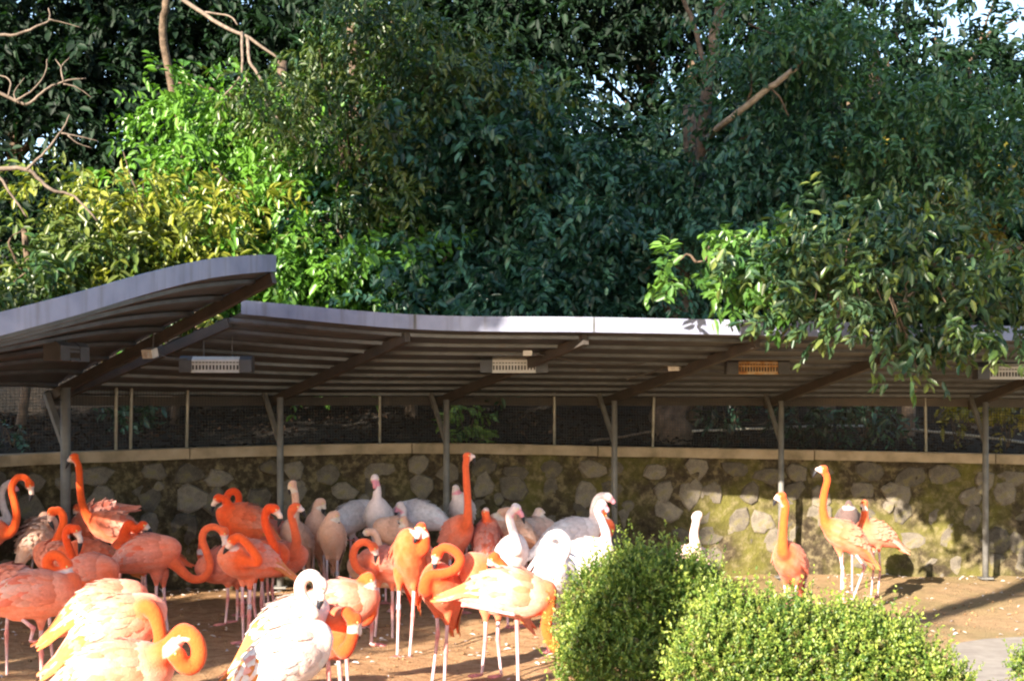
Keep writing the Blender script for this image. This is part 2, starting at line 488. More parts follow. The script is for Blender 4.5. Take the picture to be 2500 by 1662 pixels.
def build_wall():
    root = empty('stone_retaining_wall', (0, 16.2, 0))
    tag(root, 'low mossy rubble stone retaining wall with pale concrete cap behind the flamingos', 'wall')
    S = np.arange(0, WS[-1] - 0.1, 0.09)
    Z = np.linspace(0, 1, 16)
    V = []; Fq = []
    for s in S:
        p, t, n = wall_at(s)
        for z in Z:
            zz = -0.15 + z * (p.z - 0.11 + 0.15)
            o = 0.018 * math.sin(s * 7 + zz * 5) + 0.012 * math.sin(s * 17 - zz * 13) + 0.012 * random.random() + 0.05 * (1 - z)
            V.append((p.x + n.x * o, p.y + n.y * o, zz))
    nz = len(Z)
    for i in range(len(S) - 1):
        for j in range(nz - 1):
            a = i * nz + j; Fq.append((a, a + nz, a + nz + 1, a + 1))
    link('mortar_face', mesh_np('mortar_face', V, Fq, M['mortar'], smooth=True), root)
    # concrete cap, cast in lengths
    s0 = 0.0
    while s0 < WS[-1] - 0.2:
        s1 = min(s0 + 2.3 + random.uniform(-0.2, 0.3), WS[-1] - 0.12)
        mb = MB(); n_ = 9; ring = []
        for k in range(n_):
            s = s0 + 0.006 + (s1 - s0 - 0.012) * k / (n_ - 1)
            p, t, n = wall_at(s)
            j = random.uniform(-0.004, 0.004)
            for (o, z) in ((0.075 + j, -0.118 + j), (0.08, -0.012 + j), (0.068, 0.0), (-0.22, 0.0), (-0.22, -0.12)):
                ring.append(Vector((p.x + n.x * o, p.y + n.y * o, p.z + z)))
        fs_ = []
        for k in range(n_ - 1):
            for q in range(5):
                q2 = (q + 1) % 5
                fs_.append((k * 5 + q, (k + 1) * 5 + q, (k + 1) * 5 + q2, k * 5 + q2))
        fs_.append((0, 1, 2, 3, 4)); fs_.append(tuple((n_ - 1) * 5 + q for q in (4, 3, 2, 1, 0)))
        mb.add(ring, fs_)
        mb.build('cap_block', M['cap'], root)
        s0 = s1
    # rubble stones, staggered rows
    pitch = 0.40
    rows = [0.13, 0.42, 0.70, 0.98, 1.22]
    k = 0
    for r, zc in enumerate(rows + [0.28, 0.56, 0.84, 1.1]):
        fill = r > 4
        s = 0.3 + (0.5 * pitch if r % 2 else 0)
        while s < WS[-1] - 0.4:
            ss = s + random.uniform(-0.09, 0.09)
            p, t, n = wall_at(ss)
            z = zc * (p.z - 0.12) / 1.38 + random.uniform(-0.065, 0.065)
            if z > p.z - 0.24: z = p.z - 0.24
            px = 1250 + p.x * F / p.y
            if -60 < px < 2560 and random.random() > (0.70 if fill else 0.05):
                rx = random.uniform(0.12, 0.20); rz = random.uniform(0.12, 0.20)
                if r == 4: rz *= 0.7; rx *= 1.1
                if fill: rx *= 0.5; rz *= 0.5
                nn = 9; a0 = random.uniform(0, 6.28); ph1 = random.uniform(0, 6.28); ph2 = random.uniform(0, 6.28)
                out = []
                for q in range(nn):
                    a = a0 + 2 * math.pi * q / nn
                    f = 0.93 + 0.10 * math.sin(2 * a + ph1) + 0.08 * math.sin(3 * a + ph2) + random.uniform(-0.15, 0.15)
                    out.append((math.cos(a) * rx * f, math.sin(a) * rz * f))
                pr = random.uniform(0.018, 0.035)
                vs_ = []
                for sc_, dep in ((1.0, -0.03), (0.96, 0.010), (0.86, pr * 0.80), (0.45, pr * random.uniform(0.85, 1.05))):
                    for (u, w) in out:
                        vs_.append(t * u * sc_ + Vector((0, 0, w * sc_)) + n * (dep + random.uniform(-0.004, 0.004)))
                vs_.append(n * pr)
                fs_ = []
                for l in range(3):
                    for q in range(nn):
                        q2 = (q + 1) % nn
                        fs_.append((l * nn + q, l * nn + q2, (l + 1) * nn + q2, (l + 1) * nn + q))
                for q in range(nn): fs_.append((3 * nn + q, 3 * nn + (q + 1) % nn, 4 * nn))
                mb = MB(); mb.add(vs_, fs_)
                mb.build('stone', M['stone'], root, smooth=False, loc=(p.x + n.x * 0.018, p.y + n.y * 0.018, z))
                k += 1
            s += pitch * random.uniform(0.80, 1.22)


build_wall()


# bank of earth behind the wall, rising to the wood
def build_bank():
    V = []; Fq = []
    S = np.linspace(0, WS[-1], 90); R = [0.0, 0.3, 0.7, 1.2, 2, 3, 4.5, 6.5, 9, 13, 20, 45]
    for s in S:
        p, t, n = wall_at(min(s, WS[-1] - 0.06))
        for r in R:
            x = p.x - n.x * (0.2 + r); y = p.y - n.y * (0.2 + r)
            V.append((x, y, p.z - 0.10 + 0.14 * r + 0.05 * math.sin(3 * x + 2 * y) * min(r, 1) + (0.1 * r if r > 4 else 0)))
    nr = len(R)
    for i in range(len(S) - 1):
        for j in range(nr - 1):
            a = i * nr + j; Fq.append((a, a + nr, a + nr + 1, a + 1))
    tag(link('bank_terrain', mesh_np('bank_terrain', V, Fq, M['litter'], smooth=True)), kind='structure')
    # far forest floor so that nothing ends at the bank
    me = mesh_np('forest_terrain', [(-90, 30, 3.0), (90, 30, 3.0), (160, 120, 9.0), (-160, 120, 9.0)], [(0, 1, 2, 3)], M['terrain'])
    tag(link('forest_terrain', me), kind='structure')


build_bank()

# ------------------------------------------------------------------ shelter: posts, rafters, roof
POST = [(160, 13.85, 0.10), (684, 15.05, 0.072), (1090, 15.55, 0.07), (1500, 15.85, 0.068), (1907, 16.0, 0.066), (2406, 15.9, 0.07)]
RB = [P(104, 962, 14.5), P(650, 964, 15.7), P(1058, 964, 16.2), P(1464, 965, 16.5), P(1870, 966, 16.65), P(2368, 968, 16.5), P(2800, 975, 16.3)]
RF = [P(592, 763, 13.45), P(1015, 800, 12.8), P(1450, 807, 12.6), P(1870, 815, 12.65), P(2260, 823, 12.9), P(2700, 833, 13.0), P(3100, 845, 13.0)]


def sheet_obj(name, back, front, root, nv, mat, lift=0.0, npur=9, rib=0.03):
    """ruled roof sheet between two dense polylines, with purlins under it"""
    n = len(back); V = []; Fq = []
    for i in range(n):
        for j in range(nv + 1):
            v = j / nv
            q = back[i].lerp(front[i], v)
            w = 0.018 * (1 if (j % 4) in (0, 1) else 0)
            V.append((q.x, q.y, q.z + lift + w))
    for i in range(n - 1):
        for j in range(nv):
            a = i * (nv + 1) + j; Fq.append((a, a + nv + 1, a + nv + 2, a + 1))
    link('roof_sheet', mesh_np('roof_sheet', V, Fq, mat), root)
    for k in range(npur):
        v = (k + 0.4) / npur
        mb = MB()
        vs_ = []; fs_ = []
        for i in range(n):
            q = back[i].lerp(front[i], v)
            dv = (front[i] - back[i]).normalized()
            for (a, z) in ((-0.035, -0.036), (0.035, -0.036), (0.035, -0.004), (-0.035, -0.004)):
                vs_.append(q + dv * a + Vector((0, 0, z + lift)))
        for i in range(n - 1):
            for q in range(4):
                q2 = (q + 1) % 4
                fs_.append((i * 4 + q, i * 4 + q2, (i + 1) * 4 + q2, (i + 1) * 4 + q))
        fs_.append((3, 2, 1, 0)); b = (n - 1) * 4; fs_.append((b, b + 1, b + 2, b + 3))
        mb.add(vs_, fs_)
        mb.build('purlin', M['purlin'], root)


def fascia(root, curve, h, thick, outward, a, b, name='fascia_panel'):
    mb = MB(); vs_ = []; fs_ = []
    pts = curve[a:b + 1]
    for i, q in enumerate(pts):
        t = (pts[min(i + 1, len(pts) - 1)] - pts[max(i - 1, 0)]); t.z = 0; t.normalize()
        n_ = Vector((t.y, -t.x, 0)) * outward
        for (o, z) in ((0.0, 0.0), (thick, 0.0), (thick, h), (0.0, h)):
            vs_.append(q + n_ * (o + 0.004) + Vector((0, 0, z - 0.015)))
    for i in range(len(pts) - 1):
        for q in range(4):
            q2 = (q + 1) % 4
            fs_.append((i * 4 + q, i * 4 + q2, (i + 1) * 4 + q2, (i + 1) * 4 + q))
    fs_.append((3, 2, 1, 0)); e = (len(pts) - 1) * 4; fs_.append((e, e + 1, e + 2, e + 3))
    mb.add(vs_, fs_)
    return mb.build(name, M['fascia'], root)


def build_shelter():
    root = empty('curved_shelter', (0, 15.5, 0))
    tag(root, 'long curved metal shelter roof on grey posts along the stone wall', 'shelter')
    bk = catmull(RB, 8); fr = catmull(RF, 8)
    sheet_obj('roof', bk, fr, root, 36, M['sheet'], 0.0, 9)
    for i in range(0, len(fr) - 1, 8): fascia(root, fr, 0.135, 0.02, 1, i, i + 8)
    for i in range(8, len(fr) - 2, 8):
        t_ = (fr[i + 1] - fr[i - 1]); t_.z = 0; t_.normalize(); nrm = Vector((t_.y, -t_.x, 0))
        MB().beam(fr[i] + nrm * 0.026 + Vector((0, 0, -0.012)), fr[i] + nrm * 0.026 + Vector((0, 0, 0.118)), 0.022, 0.004, up=nrm).build('joint_strip', M['purlin'], root)
    for i, (px, d, w) in enumerate(POST):
        top = P(px, 955, d)
        g = Vector((top.x, top.y, hz(top.x, top.y)))
        # rafter runs from the tail behind the post up to the fascia
        a, b = RB[i].copy(), RF[i].copy()
        dirv = (b - a).normalized()
        a2 = a + Vector((0, 0, -0.105)); b2 = b + Vector((0, 0, -0.05)) - dirv * 0.16
        MB().beam(a2, b2, 0.055, 0.095).build('rafter', M['rafter'], root)
        # post meets the rafter where the plan position fits best
        tt = max(0.02, min(0.6, (Vector((g.x, g.y, 0)) - Vector((a.x, a.y, 0))).dot(Vector((dirv.x, dirv.y, 0))) / ((b - a).xy.length) / max(Vector((dirv.x, dirv.y, 0)).length, 0.01)))
        ztop = a2.lerp(b2, tt).z - 0.05
        MB().tube([Vector((g.x, g.y, -0.1)), Vector((g.x, g.y, ztop))], w / 2, 12).build('post', M['post'], root, True)
        MB().box(Vector((g.x, g.y, 0.03)), (w * 2.0, w * 2.0, 0.02)).build('base_plate', M['post'], root)
        br0 = Vector((g.x, g.y, 1.56)); br1 = P(px - (46 if i == 0 else 38), 962, d + 0.45)
        MB().beam(br0, br1, w * 0.62, w * 0.62).build('brace', M['post'], root)
    # eave beam along the back
    mb = MB()
    for i in range(len(bk) - 1): pass
    vs_ = []; fs_ = []
    for q in bk:
        for (o, z) in ((-0.03, -0.12), (0.03, -0.12), (0.03, -0.02), (-0.03, -0.02)):
            vs_.append(q + Vector((0, o + 0.02, z)))
    for i in range(len(bk) - 1):
        for q in range(4):
            q2 = (q + 1) % 4
            fs_.append((i * 4 + q, i * 4 + q2, (i + 1) * 4 + q2, (i + 1) * 4 + q))
    mb.add(vs_, fs_); mb.build('eave_beam', M['rafter'], root)

    # nearer canopy on the left: same shelter type, raised, its long edge facing the pen
    r2 = empty('raised_canopy', (-4.5, 11, 0))
    tag(r2, 'raised grey metal canopy with rounded corner jutting in at the left', 'canopy')
    FL = [P(668, 659, 12.4), P(622, 661, 11.75), P(504, 675, 10.8), P(360, 710, 10.0), P(180, 764, 9.25), P(0, 813, 8.8), P(-110, 840, 8.6)]
    BL = [P(112, 950, 14.42), P(40, 945, 14.0), P(-60, 945, 13.4), P(-160, 948, 12.8), P(-280, 950, 12.1), P(-400, 955, 11.4), P(-430, 955, 11.25)]
    f2 = catmull(FL, 8); b2_ = catmull(BL, 8)
    sheet_obj('roof', b2_, f2, r2, 36, M['sheet'], 0.0, 8)
    for i in range(0, len(f2) - 1, 14): fascia(r2, f2, 0.148, 0.02, -1, i, min(i + 14, len(f2) - 1))
    a, b = BL[0], FL[0]
    MB().beam(a + Vector((0, 0, -0.10)), b + Vector((0, 0, -0.07)), 0.055, 0.10).build('rafter', M['rafter'], r2)
    MB().beam(a + Vector((0, 0, 0.07)), b + Vector((0.0, 0, 0.07)), 0.02, 0.14).build('end_trim', M['fascia'], r2)
    for k in (6,):
        MB().beam(BL[k] + Vector((0, 0, -0.10)), FL[k] + Vector((0, 0, -0.10)), 0.055, 0.09).build('rafter', M['rafter'], r2)
    for (x, y) in ((-5.55, 12.6),):
        MB().tube([Vector((x, y, -0.1)), Vector((x, y, 2.15))], 0.05, 12).build('post', M['post'], r2, True)


build_shelter()


# ------------------------------------------------------------------ fence on the wall
def build_fence():
    root = empty('wire_mesh_fence', (0, 16.4, 1.5))
    tag(root, 'fine wire mesh fence on thin pale posts along the top of the wall', 'fence')
    sp = []
    for px in (-300, 96, 290, 326, 463, 930, 1357, 1598, 2266, 2640):
        s = float(np.interp(px, 1250 + WLN[:, 0] * F / WLN[:, 1], WS)); sp.append((px, s))
    for px, s in sp:
        if px in (96,): continue
        p, t, n = wall_at(s)
        b = Vector((p.x - n.x * 0.1, p.y - n.y * 0.1, p.z - 0.02))
        lean = t * (random.uniform(-0.02, 0.03))
        MB().tube([b, b + Vector((0, 0, 0.95)) + lean], 0.017, 8).build('fence_post', M['galv'], root, True)
    runs = [-300, 96, 463, 930, 1357, 1598, 2266, 2640]
    xs = 1250 + WLN[:, 0] * F / WLN[:, 1]
    for a, b in zip(runs[:-1], runs[1:]):
        sa, sb = float(np.interp(a, xs, WS)), float(np.interp(b, xs, WS))
        mb = MB(); st = 0.032; s = sa + 0.02; prev = None
        def off(s, z):
            p, t, n = wall_at(s)
            o = 0.115 + 0.012 * math.sin(s * 3.1 + z * 4)
            return Vector((p.x - n.x * o, p.y - n.y * o, p.z + z))
        r = 0.0022
        while s < sb:
            p0, p1 = off(s, 0.02), off(s, 0.92)
            mb.add([p0 + Vector((-r, 0, 0)), p0 + Vector((r, 0, 0)), p1 + Vector((r, 0, 0)), p1 + Vector((-r, 0, 0)), p0 + Vector((0, r * 1.5, 0)), p1 + Vector((0, r * 1.5, 0))],
                   [(0, 1, 2, 3), (1, 4, 5, 2), (4, 0, 3, 5)])
            s += st
        z = 0.03
        while z < 0.92:
            q = [off(sa + (sb - sa) * k / 12, z) for k in range(13)]
            for k in range(12):
                u = Vector((0, 0, r))
                mb.add([q[k] - u, q[k + 1] - u, q[k + 1] + u, q[k] + u, q[k] + Vector((0, r * 1.5, 0)), q[k + 1] + Vector((0, r * 1.5, 0))], [(0, 1, 2, 3), (3, 2, 5, 4), (4, 5, 1, 0)])
            z += st
        mb.build('wire_panel', M['wire'], root)


build_fence()

# pale pipes behind the fence
tag(MB().tube([P(1690, 1052, 17.6), P(1850, 1046, 17.7), P(2000, 1039, 17.8), P(2110, 1040, 17.9)], 0.016, 8).build('pipe_rail', M['galv'], None, True),
    'pale pipe running low behind the fence, left of the two', 'pipe')
tag(MB().tube([P(2225, 1048, 17.6), P(2330, 1058, 17.4), P(2420, 1069, 17.3), P(2600, 1092, 17.2)], 0.018, 8).build('pipe_rail', M['galv'], None, True),
    'pale pipe sloping down to the right behind the fence', 'pipe')
tag(MB().tube([P(1440, 1076, 17.0), P(1520, 1066, 17.0), P(1592, 1052, 17.0)], [0.018, 0.016, 0.012], 7).build('fallen_stick', M['pale_bark'], None, True),
    'pale fallen stick lying behind the mesh fence near mid frame', 'stick')


# ------------------------------------------------------------------ heaters and lamps under the roof
def heater(px, py, d, wpx, label, face, yaw=0.0, dark=False):
    s = F / d; c = P(px, py, d); w = wpx / s
    R = Matrix.Rotation(yaw, 3, 'Z')
    root = empty('radiant_heater', c)
    tag(root, label, 'heater', 'heaters hung under the shelter roof')
    hh = 0.148; dp = 0.16
    def prism(x0, x1, grow=0.0):
        prof = [(-dp / 2 - grow, -hh / 2 - grow), (-dp / 2 - grow, hh * 0.28), (-dp * 0.2, hh / 2 + grow), (dp / 2 + grow, hh / 2 + grow), (dp / 2 + grow, -hh / 2 - grow)]
        vs_ = []
        for x in (x0, x1):
            for (y, z) in prof: vs_.append(c + R @ Vector((x, y, z)))
        n = len(prof)
        return vs_, [tuple(range(n)), tuple(range(2 * n - 1, n - 1, -1))] + [(q, q + n, (q + 1) % n + n, (q + 1) % n) for q in range(n)]
    mb = MB(); mb.add(*prism(-w / 2 + 0.002, w / 2 - 0.002)); mb.build('housing', face, root)
    for sgn in (-1, 1):
        mb = MB(); a = sgn * w / 2; b = sgn * (w / 2 + 0.12)
        mb.add(*prism(min(a, b), max(a, b), 0.006)); mb.build('end_cap', M['heater_dark'], root)
    n = 14; g = MB()
    for k in range(n):
        x = -w / 2 + w * (k + 0.5) / n
        g.box(c + R @ Vector((x, -dp / 2 - 0.002, -hh * 0.22)), (w / n * 0.5, 0.008, hh * 0.30), R)
    g.build('slot_row', M['slot'], root)
    g = MB()
    for k in range(n):
        x = -w / 2 + w * (k + 0.5) / n
        g.box(c + R @ Vector((x, -dp / 2 - 0.002, hh * 0.10)), (w / n * 0.72, 0.008, hh * 0.07), R)
    g.build('vent_row', M['slot'], root)
    MB().beam(c + R @ Vector((-w / 2, -dp / 2 - 0.012, -hh / 2 - 0.004)), c + R @ Vector((w / 2, -dp / 2 - 0.012, -hh / 2 - 0.004)), 0.012, 0.012).build('lower_lip', face, root)
    for sgn in (-1, 1):
        p = c + R @ Vector((sgn * w * 0.3, 0.04, hh / 2))
        MB().tube([p, p + Vector((0, 0, 0.28))], 0.006, 6).build('hanger', M['conduit'], root)


heater(530, 889, 13.6, 116, 'radiant heater with pale slotted face under the left of the roof', M['heater_pale'])
heater(1255, 890, 13.9, 106, 'radiant heater with pale slotted face under the middle of the roof', M['heater_pale'])
heater(1848, 894, 14.2, 96, 'rusty orange radiant heater under the right half of the roof', M['heater_rust'])
heater(2462, 906, 14.0, 104, 'pale radiant heater cut by the right edge of the picture', M['heater_pale'])
heater(163, 858, 11.6, 40, 'dark end-on heater under the raised canopy at far left', M['heater_dark'], math.radians(70))


def lamp_box(px, py, d, label):
    c = P(px, py, d)
    root = empty('junction_lamp', c); tag(root, label, 'lamp', 'lamp boxes on the rafters')
    R = Matrix.Rotation(math.radians(-25), 3, 'Z') @ Matrix.Rotation(math.radians(15), 3, 'X')
    MB().box(c, (0.12, 0.09, 0.085), R).build('lamp_body', M['white_plastic'], root)
    MB().tube([c + R @ Vector((0, -0.046, 0)), c + R @ Vector((0, -0.058, 0))], 0.028, 10).build('lens', M['heater_pale'], root)
    MB().tube([c + Vector((0.02, 0.03, 0.04)), c + Vector((0.02, 0.05, 0.2))], 0.008, 6).build('bracket', M['conduit'], root)
    MB().tube([c + Vector((-0.06, 0.03, 0)), c + Vector((-0.22, 0.2, -0.06)), c + Vector((-0.45, 0.42, -0.13))], 0.009, 6).build('cable', M['conduit'], root)


lamp_box(366, 862, 13.2, 'small white lamp box on the leftmost rafter')
lamp_box(1647, 893, 14.3, 'small white lamp box on a rafter beside the rusty heater')
tag(MB().box(P(1288, 862, 13.3), (0.085, 0.06, 0.05)).build('junction_box', M['white_plastic']), 'tiny pale junction box above the middle heater', 'junction box')

for a_, b_, sag, lab in ((P(372, 858, 13.3), P(480, 868, 13.6), 0.05, 'thin dark cable between the leftmost rafter lamp and heater'),
                         (P(1300, 862, 13.4), P(1640, 880, 14.3), 0.07, 'thin dark cable sagging from the middle heater to the right lamp'),
                         (P(1655, 880, 14.3), P(1800, 866, 14.2), 0.06, 'thin dark cable sagging to the rusty heater')):
    pts_ = [a_.lerp(b_, k / 8) - Vector((0, 0, sag * math.sin(math.pi * k / 8))) for k in range(9)]
    tag(MB().tube(pts_, 0.007, 6).build('power_cable', M['conduit'], None, True), lab, 'cable')

# ------------------------------------------------------------------ path slab and stone, bottom right
def build_path():
    pts = [(3.55, 11.25), (3.9, 11.5), (4.6, 11.72), (6.5, 11.9), (6.5, 7.0), (3.0, 7.0), (3.15, 9.2), (3.35, 10.6)]
    mb = MB(); n = len(pts)
    mb.add([(x, y, 0.045) for x, y in pts] + [(x, y, -0.05) for x, y in pts], [tuple(range(n - 1, -1, -1))] + [(i, (i + 1) % n, (i + 1) % n + n, i + n) for i in range(n)])
    tag(mb.build('path', M['concrete']), kind='structure')


build_path()


def rock(px, py, d, rx, ry, rz, label):
    c = P(px, py, d); V = []; Fq = []
    mb = MB(); nu, nv = 10, 5; vs_ = []; fs_ = []
    for j in range(nv + 1):
        ph = math.pi * (0.02 + 0.96 * j / nv)
        for i in range(nu):
            a = 2 * math.pi * i / nu; f = random.uniform(0.88, 1.1)
            vs_.append((c.x + rx * f * math.sin(ph) * math.cos(a), c.y + ry * f * math.sin(ph) * math.sin(a), rz * 0.6 + rz * math.cos(ph)))
    for j in range(nv):
        for i in range(nu):
            fs_.append((j * nu + i, (j + 1) * nu + i, (j + 1) * nu + (i + 1) % nu, j * nu + (i + 1) % nu))
    fs_.append(tuple(range(nu))); fs_.append(tuple(nv * nu + i for i in range(nu - 1, -1, -1)))
    mb.add(vs_, fs_)
    tag(mb.build('flat_rock', M['stone'], None, True), label, 'rock')


rock(2398, 1570, 11.45, 0.09, 0.06, 0.025, 'flat pale rock at the edge of the grey path')

# ------------------------------------------------------------------ flamingos
CO = {  # neck, body, body streak, wing pale, beak base
    'O': ((0.82, 0.100, 0.016), (0.82, 0.155, 0.058), (0.82, 0.32, 0.21), (0.82, 0.45, 0.36), (0.80, 0.55, 0.46)),
    'R': ((0.82, 0.075, 0.012), (0.82, 0.10, 0.022), (0.82, 0.19, 0.08), (0.80, 0.26, 0.15), (0.80, 0.55, 0.46)),
    'K': ((0.80, 0.125, 0.04), (0.80, 0.175, 0.09), (0.80, 0.30, 0.21), (0.80, 0.42, 0.35), (0.80, 0.56, 0.50)),
    'P': ((0.78, 0.62, 0.60), (0.76, 0.62, 0.62), (0.78, 0.70, 0.70), (0.80, 0.74, 0.75), (0.80, 0.30, 0.36)),
    'S': ((0.72, 0.40, 0.28), (0.72, 0.36, 0.23), (0.74, 0.46, 0.34), (0.75, 0.52, 0.42), (0.72, 0.58, 0.48)),
    'W': ((0.80, 0.56, 0.48), (0.80, 0.50, 0.40), (0.82, 0.66, 0.58), (0.82, 0.72, 0.66), (0.80, 0.66, 0.58)),
    'G': ((0.13, 0.085, 0.08), (0.12, 0.08, 0.075), (0.16, 0.11, 0.10), (0.15, 0.10, 0.095), (0.5, 0.45, 0.45)),  # grey plumage, darkened further to stand in for shade
}
PT = [-0.44, -0.36, -0.27, -0.18, -0.08, 0.02, 0.11, 0.18, 0.235, 0.265]
PR = [0.014, 0.040, 0.082, 0.122, 0.150, 0.158, 0.146, 0.118, 0.075, 0.025]
PO = [-0.055, -0.035, -0.015, 0.0, 0.006, 0.0, -0.004, -0.004, 0.0, 0.0]

EYE_ME = None


def eye_mesh():
    global EYE_ME
    if EYE_ME is None:
        mb = MB(); nu, nv = 8, 5; vs_ = []; fs_ = []
        for j in range(nv + 1):
            ph = math.pi * j / nv
            for i in range(nu):
                a = 2 * math.pi * i / nu
                vs_.append((0.007 * math.sin(ph) * math.cos(a), 0.007 * math.sin(ph) * math.sin(a), 0.007 * math.cos(ph)))
        for j in range(nv):
            for i in range(nu):
                fs_.append((j * nu + i, (j + 1) * nu + i, (j + 1) * nu + (i + 1) % nu, j * nu + (i + 1) % nu))
        EYE_ME = bpy.data.meshes.new('eye'); EYE_ME.from_pydata(vs_, [], fs_); EYE_ME.materials.append(M['eye'])
    return EYE_ME


BIRDS = []


def bird(label, kind, body, D, yaw, neck, head, beak, pitch=18, size=1.0, legs=None, fluff=0.0, band=False, nolegs=False, fat=1.0, pale=None):
    BIRDS.append(dict(label=label, kind=kind, body=body, D=D, yaw=yaw, neck=neck, head=head, beak=beak, pitch=pitch, size=size,
                      legs=legs, fluff=fluff, band=band, nolegs=nolegs, fat=fat, pale=pale))


def polyd(Pts, poly):
    """distance of points to a polyline"""
    best = np.full(len(Pts), 1e9)
    for a, b in zip(poly[:-1], poly[1:]):
        ab = b - a; l2 = max((ab * ab).sum(), 1e-9)
        t = np.clip(((Pts - a) @ ab) / l2, 0, 1)
        d = np.linalg.norm(Pts - (a + t[:, None] * ab), axis=1)
        best = np.minimum(best, d)
    return best


def vnoise(p, f, seed):
    q = p * f
    return (np.sin(q[:, 0] * 1.7 + seed) * np.sin(q[:, 1] * 1.3 + seed * 2.1) * 0.5 + 0.5 * np.sin(q[:, 2] * 2.3 + q[:, 0] * 0.7 + seed * 0.7) * np.sin(q[:, 1] * 0.9 + seed * 3.3))


def prep_bird(b):
    L = b['size']; D = b['D']
    C = P(b['body'][0], b['body'][1], D)
    ya, pi_ = math.radians(b['yaw']), math.radians(b['pitch'])
    a = Vector((math.cos(ya) * math.cos(pi_), math.sin(ya) * math.cos(pi_), math.sin(pi_)))
    side = Vector((-math.sin(ya), math.cos(ya), 0))
    up = side.cross(a) * -1
    if up.z < 0: up = -up
    fat = b['fat']
    def rad(t):
        r = interp(t / L, PT, PR) * L * fat
        return r
    def cen(t): return C + a * t + up * interp(t / L, PT, PO) * L
    def surf(t, th, off):
        r = rad(t)
        return cen(t) + up * (r * 1.0 + off) * math.cos(th) + side * (r * 0.88 + off) * math.sin(th)
    b.update(C=C, a=a, side=side, up=up, rad=rad, cen=cen, surf=surf)
    # body loft
    mb = MB(); n = 20; vs_ = []; fs_ = []
    ts = np.linspace(PT[0], PT[-1], 22) * L
    for t in ts:
        for k in range(n):
            vs_.append(surf(t, 2 * math.pi * k / n, 0.0))
    m_ = len(ts)
    for i in range(m_ - 1):
        for k in range(n):
            fs_.append((i * n + k, i * n + (k + 1) % n, (i + 1) * n + (k + 1) % n, (i + 1) * n + k))
    fs_.append(tuple(range(n - 1, -1, -1))); fs_.append(tuple((m_ - 1) * n + k for k in range(n)))
    mb.add(vs_, fs_)
    # neck
    dd0 = 0.20 * L * math.sin(ya) * math.cos(pi_)
    pts = [cen(0.12 * L)]
    for q in b['neck']:
        dd = q[2] if len(q) > 2 else dd0
        pts.append(P(q[0], q[1], D + dd))
    hq = b['head']; hd = hq[2] if len(hq) > 2 else (b['neck'][-1][2] if len(b['neck'][-1]) > 2 else dd0)
    hp = P(hq[0], hq[1], D + hd)
    pts.append(hp)
    poly = catmull(pts, 7)
    ln = [0.0]
    for i in range(1, len(poly)): ln.append(ln[-1] + (poly[i] - poly[i - 1]).length)
    tot = ln[-1]
    rr = []
    for s in ln:
        q = s / L
        r = interp(q, [0.0, 0.08, 0.17, 0.30, 1.2], [0.085, 0.072, 0.048, 0.038, 0.028]) * L
        rr.append(r if s < tot - 0.05 else max(0.028 * L, r * 0.95))
    mb.tube(poly, rr, 12)
    # head
    bq = b['beak']; tip = P(bq[-1][0], bq[-1][1], D + hd + (bq[-1][2] if len(bq[-1]) > 2 else 0))
    mid = P(bq[0][0], bq[0][1], D + hd + (bq[0][2] if len(bq[0]) > 2 else 0)) if len(bq) > 1 else hp.lerp(tip, 0.55) + Vector((0, 0, 0.012))
    hdv = (mid - hp)
    if hdv.length < 0.01: hdv = Vector((0, 0, -1))
    hdv.normalize()
    mb.tube([hp - hdv * 0.05 * L, hp - hdv * 0.038 * L, hp - hdv * 0.012 * L, hp + hdv * 0.015 * L, hp + hdv * 0.045 * L, hp + hdv * 0.06 * L],
            [0.008 * L, 0.03 * L, 0.043 * L, 0.043 * L, 0.031 * L, 0.012 * L], 12)
    b.update(poly=np.array([tuple(q) for q in poly]), hp=hp, hdv=hdv, mid=mid, tip=tip, tmp=None)
    # legs
    legs = []
    if not b['nolegs']:
        if b['legs'] is None:
            for sg in (-1, 1):
                hip = cen(-0.03 * L) + side * 0.055 * L * sg - Vector((0, 0, 0.10 * L))
                fx = C.x + side.x * 0.05 * sg * L + random.uniform(-0.03, 0.03) - a.x * 0.02
                fy = C.y + side.y * 0.05 * sg * L + random.uniform(-0.02, 0.02) - a.y * 0.02
                ft = Vector((fx, fy, hz(fx, fy) + 0.012))
                kn = hip.lerp(ft, 0.50) - Vector((math.cos(ya), math.sin(ya), 0)) * random.uniform(0.005, 0.035)
                legs.append([hip, kn, ft])
        else:
            for lg in b['legs']:
                q = []
                for j in lg:
                    dd = j[2] if len(j) > 2 else 0.0
                    q.append(P(j[0], j[1], D + dd))
                if len(lg) == 2: q.insert(1, q[0].lerp(q[1], 0.5))
                legs.append(q)
        for lg in legs:
            hip, kn = lg[0], lg[1]
            d = (kn - hip).normalized()
            mb.tube([hip - d * 0.06, hip, hip.lerp(kn, 0.22), hip.lerp(kn, 0.42)], [0.055 * L, 0.05 * L, 0.028 * L, 0.014 * L], 10)
    b['legpts'] = legs
    me = bpy.data.meshes.new('tmp'); me.from_pydata(mb.v, [], mb.f); me.update()
    o = bpy.data.objects.new('tmp', me); COL.objects.link(o)
    rm = o.modifiers.new('r', 'REMESH'); rm.mode = 'VOXEL'; rm.voxel_size = 0.0115 * (0.9 if D < 11 else 1.1); rm.use_smooth_shade = True
    sm = o.modifiers.new('s', 'SMOOTH'); sm.factor = 0.5; sm.iterations = 4
    b['tmp'] = o


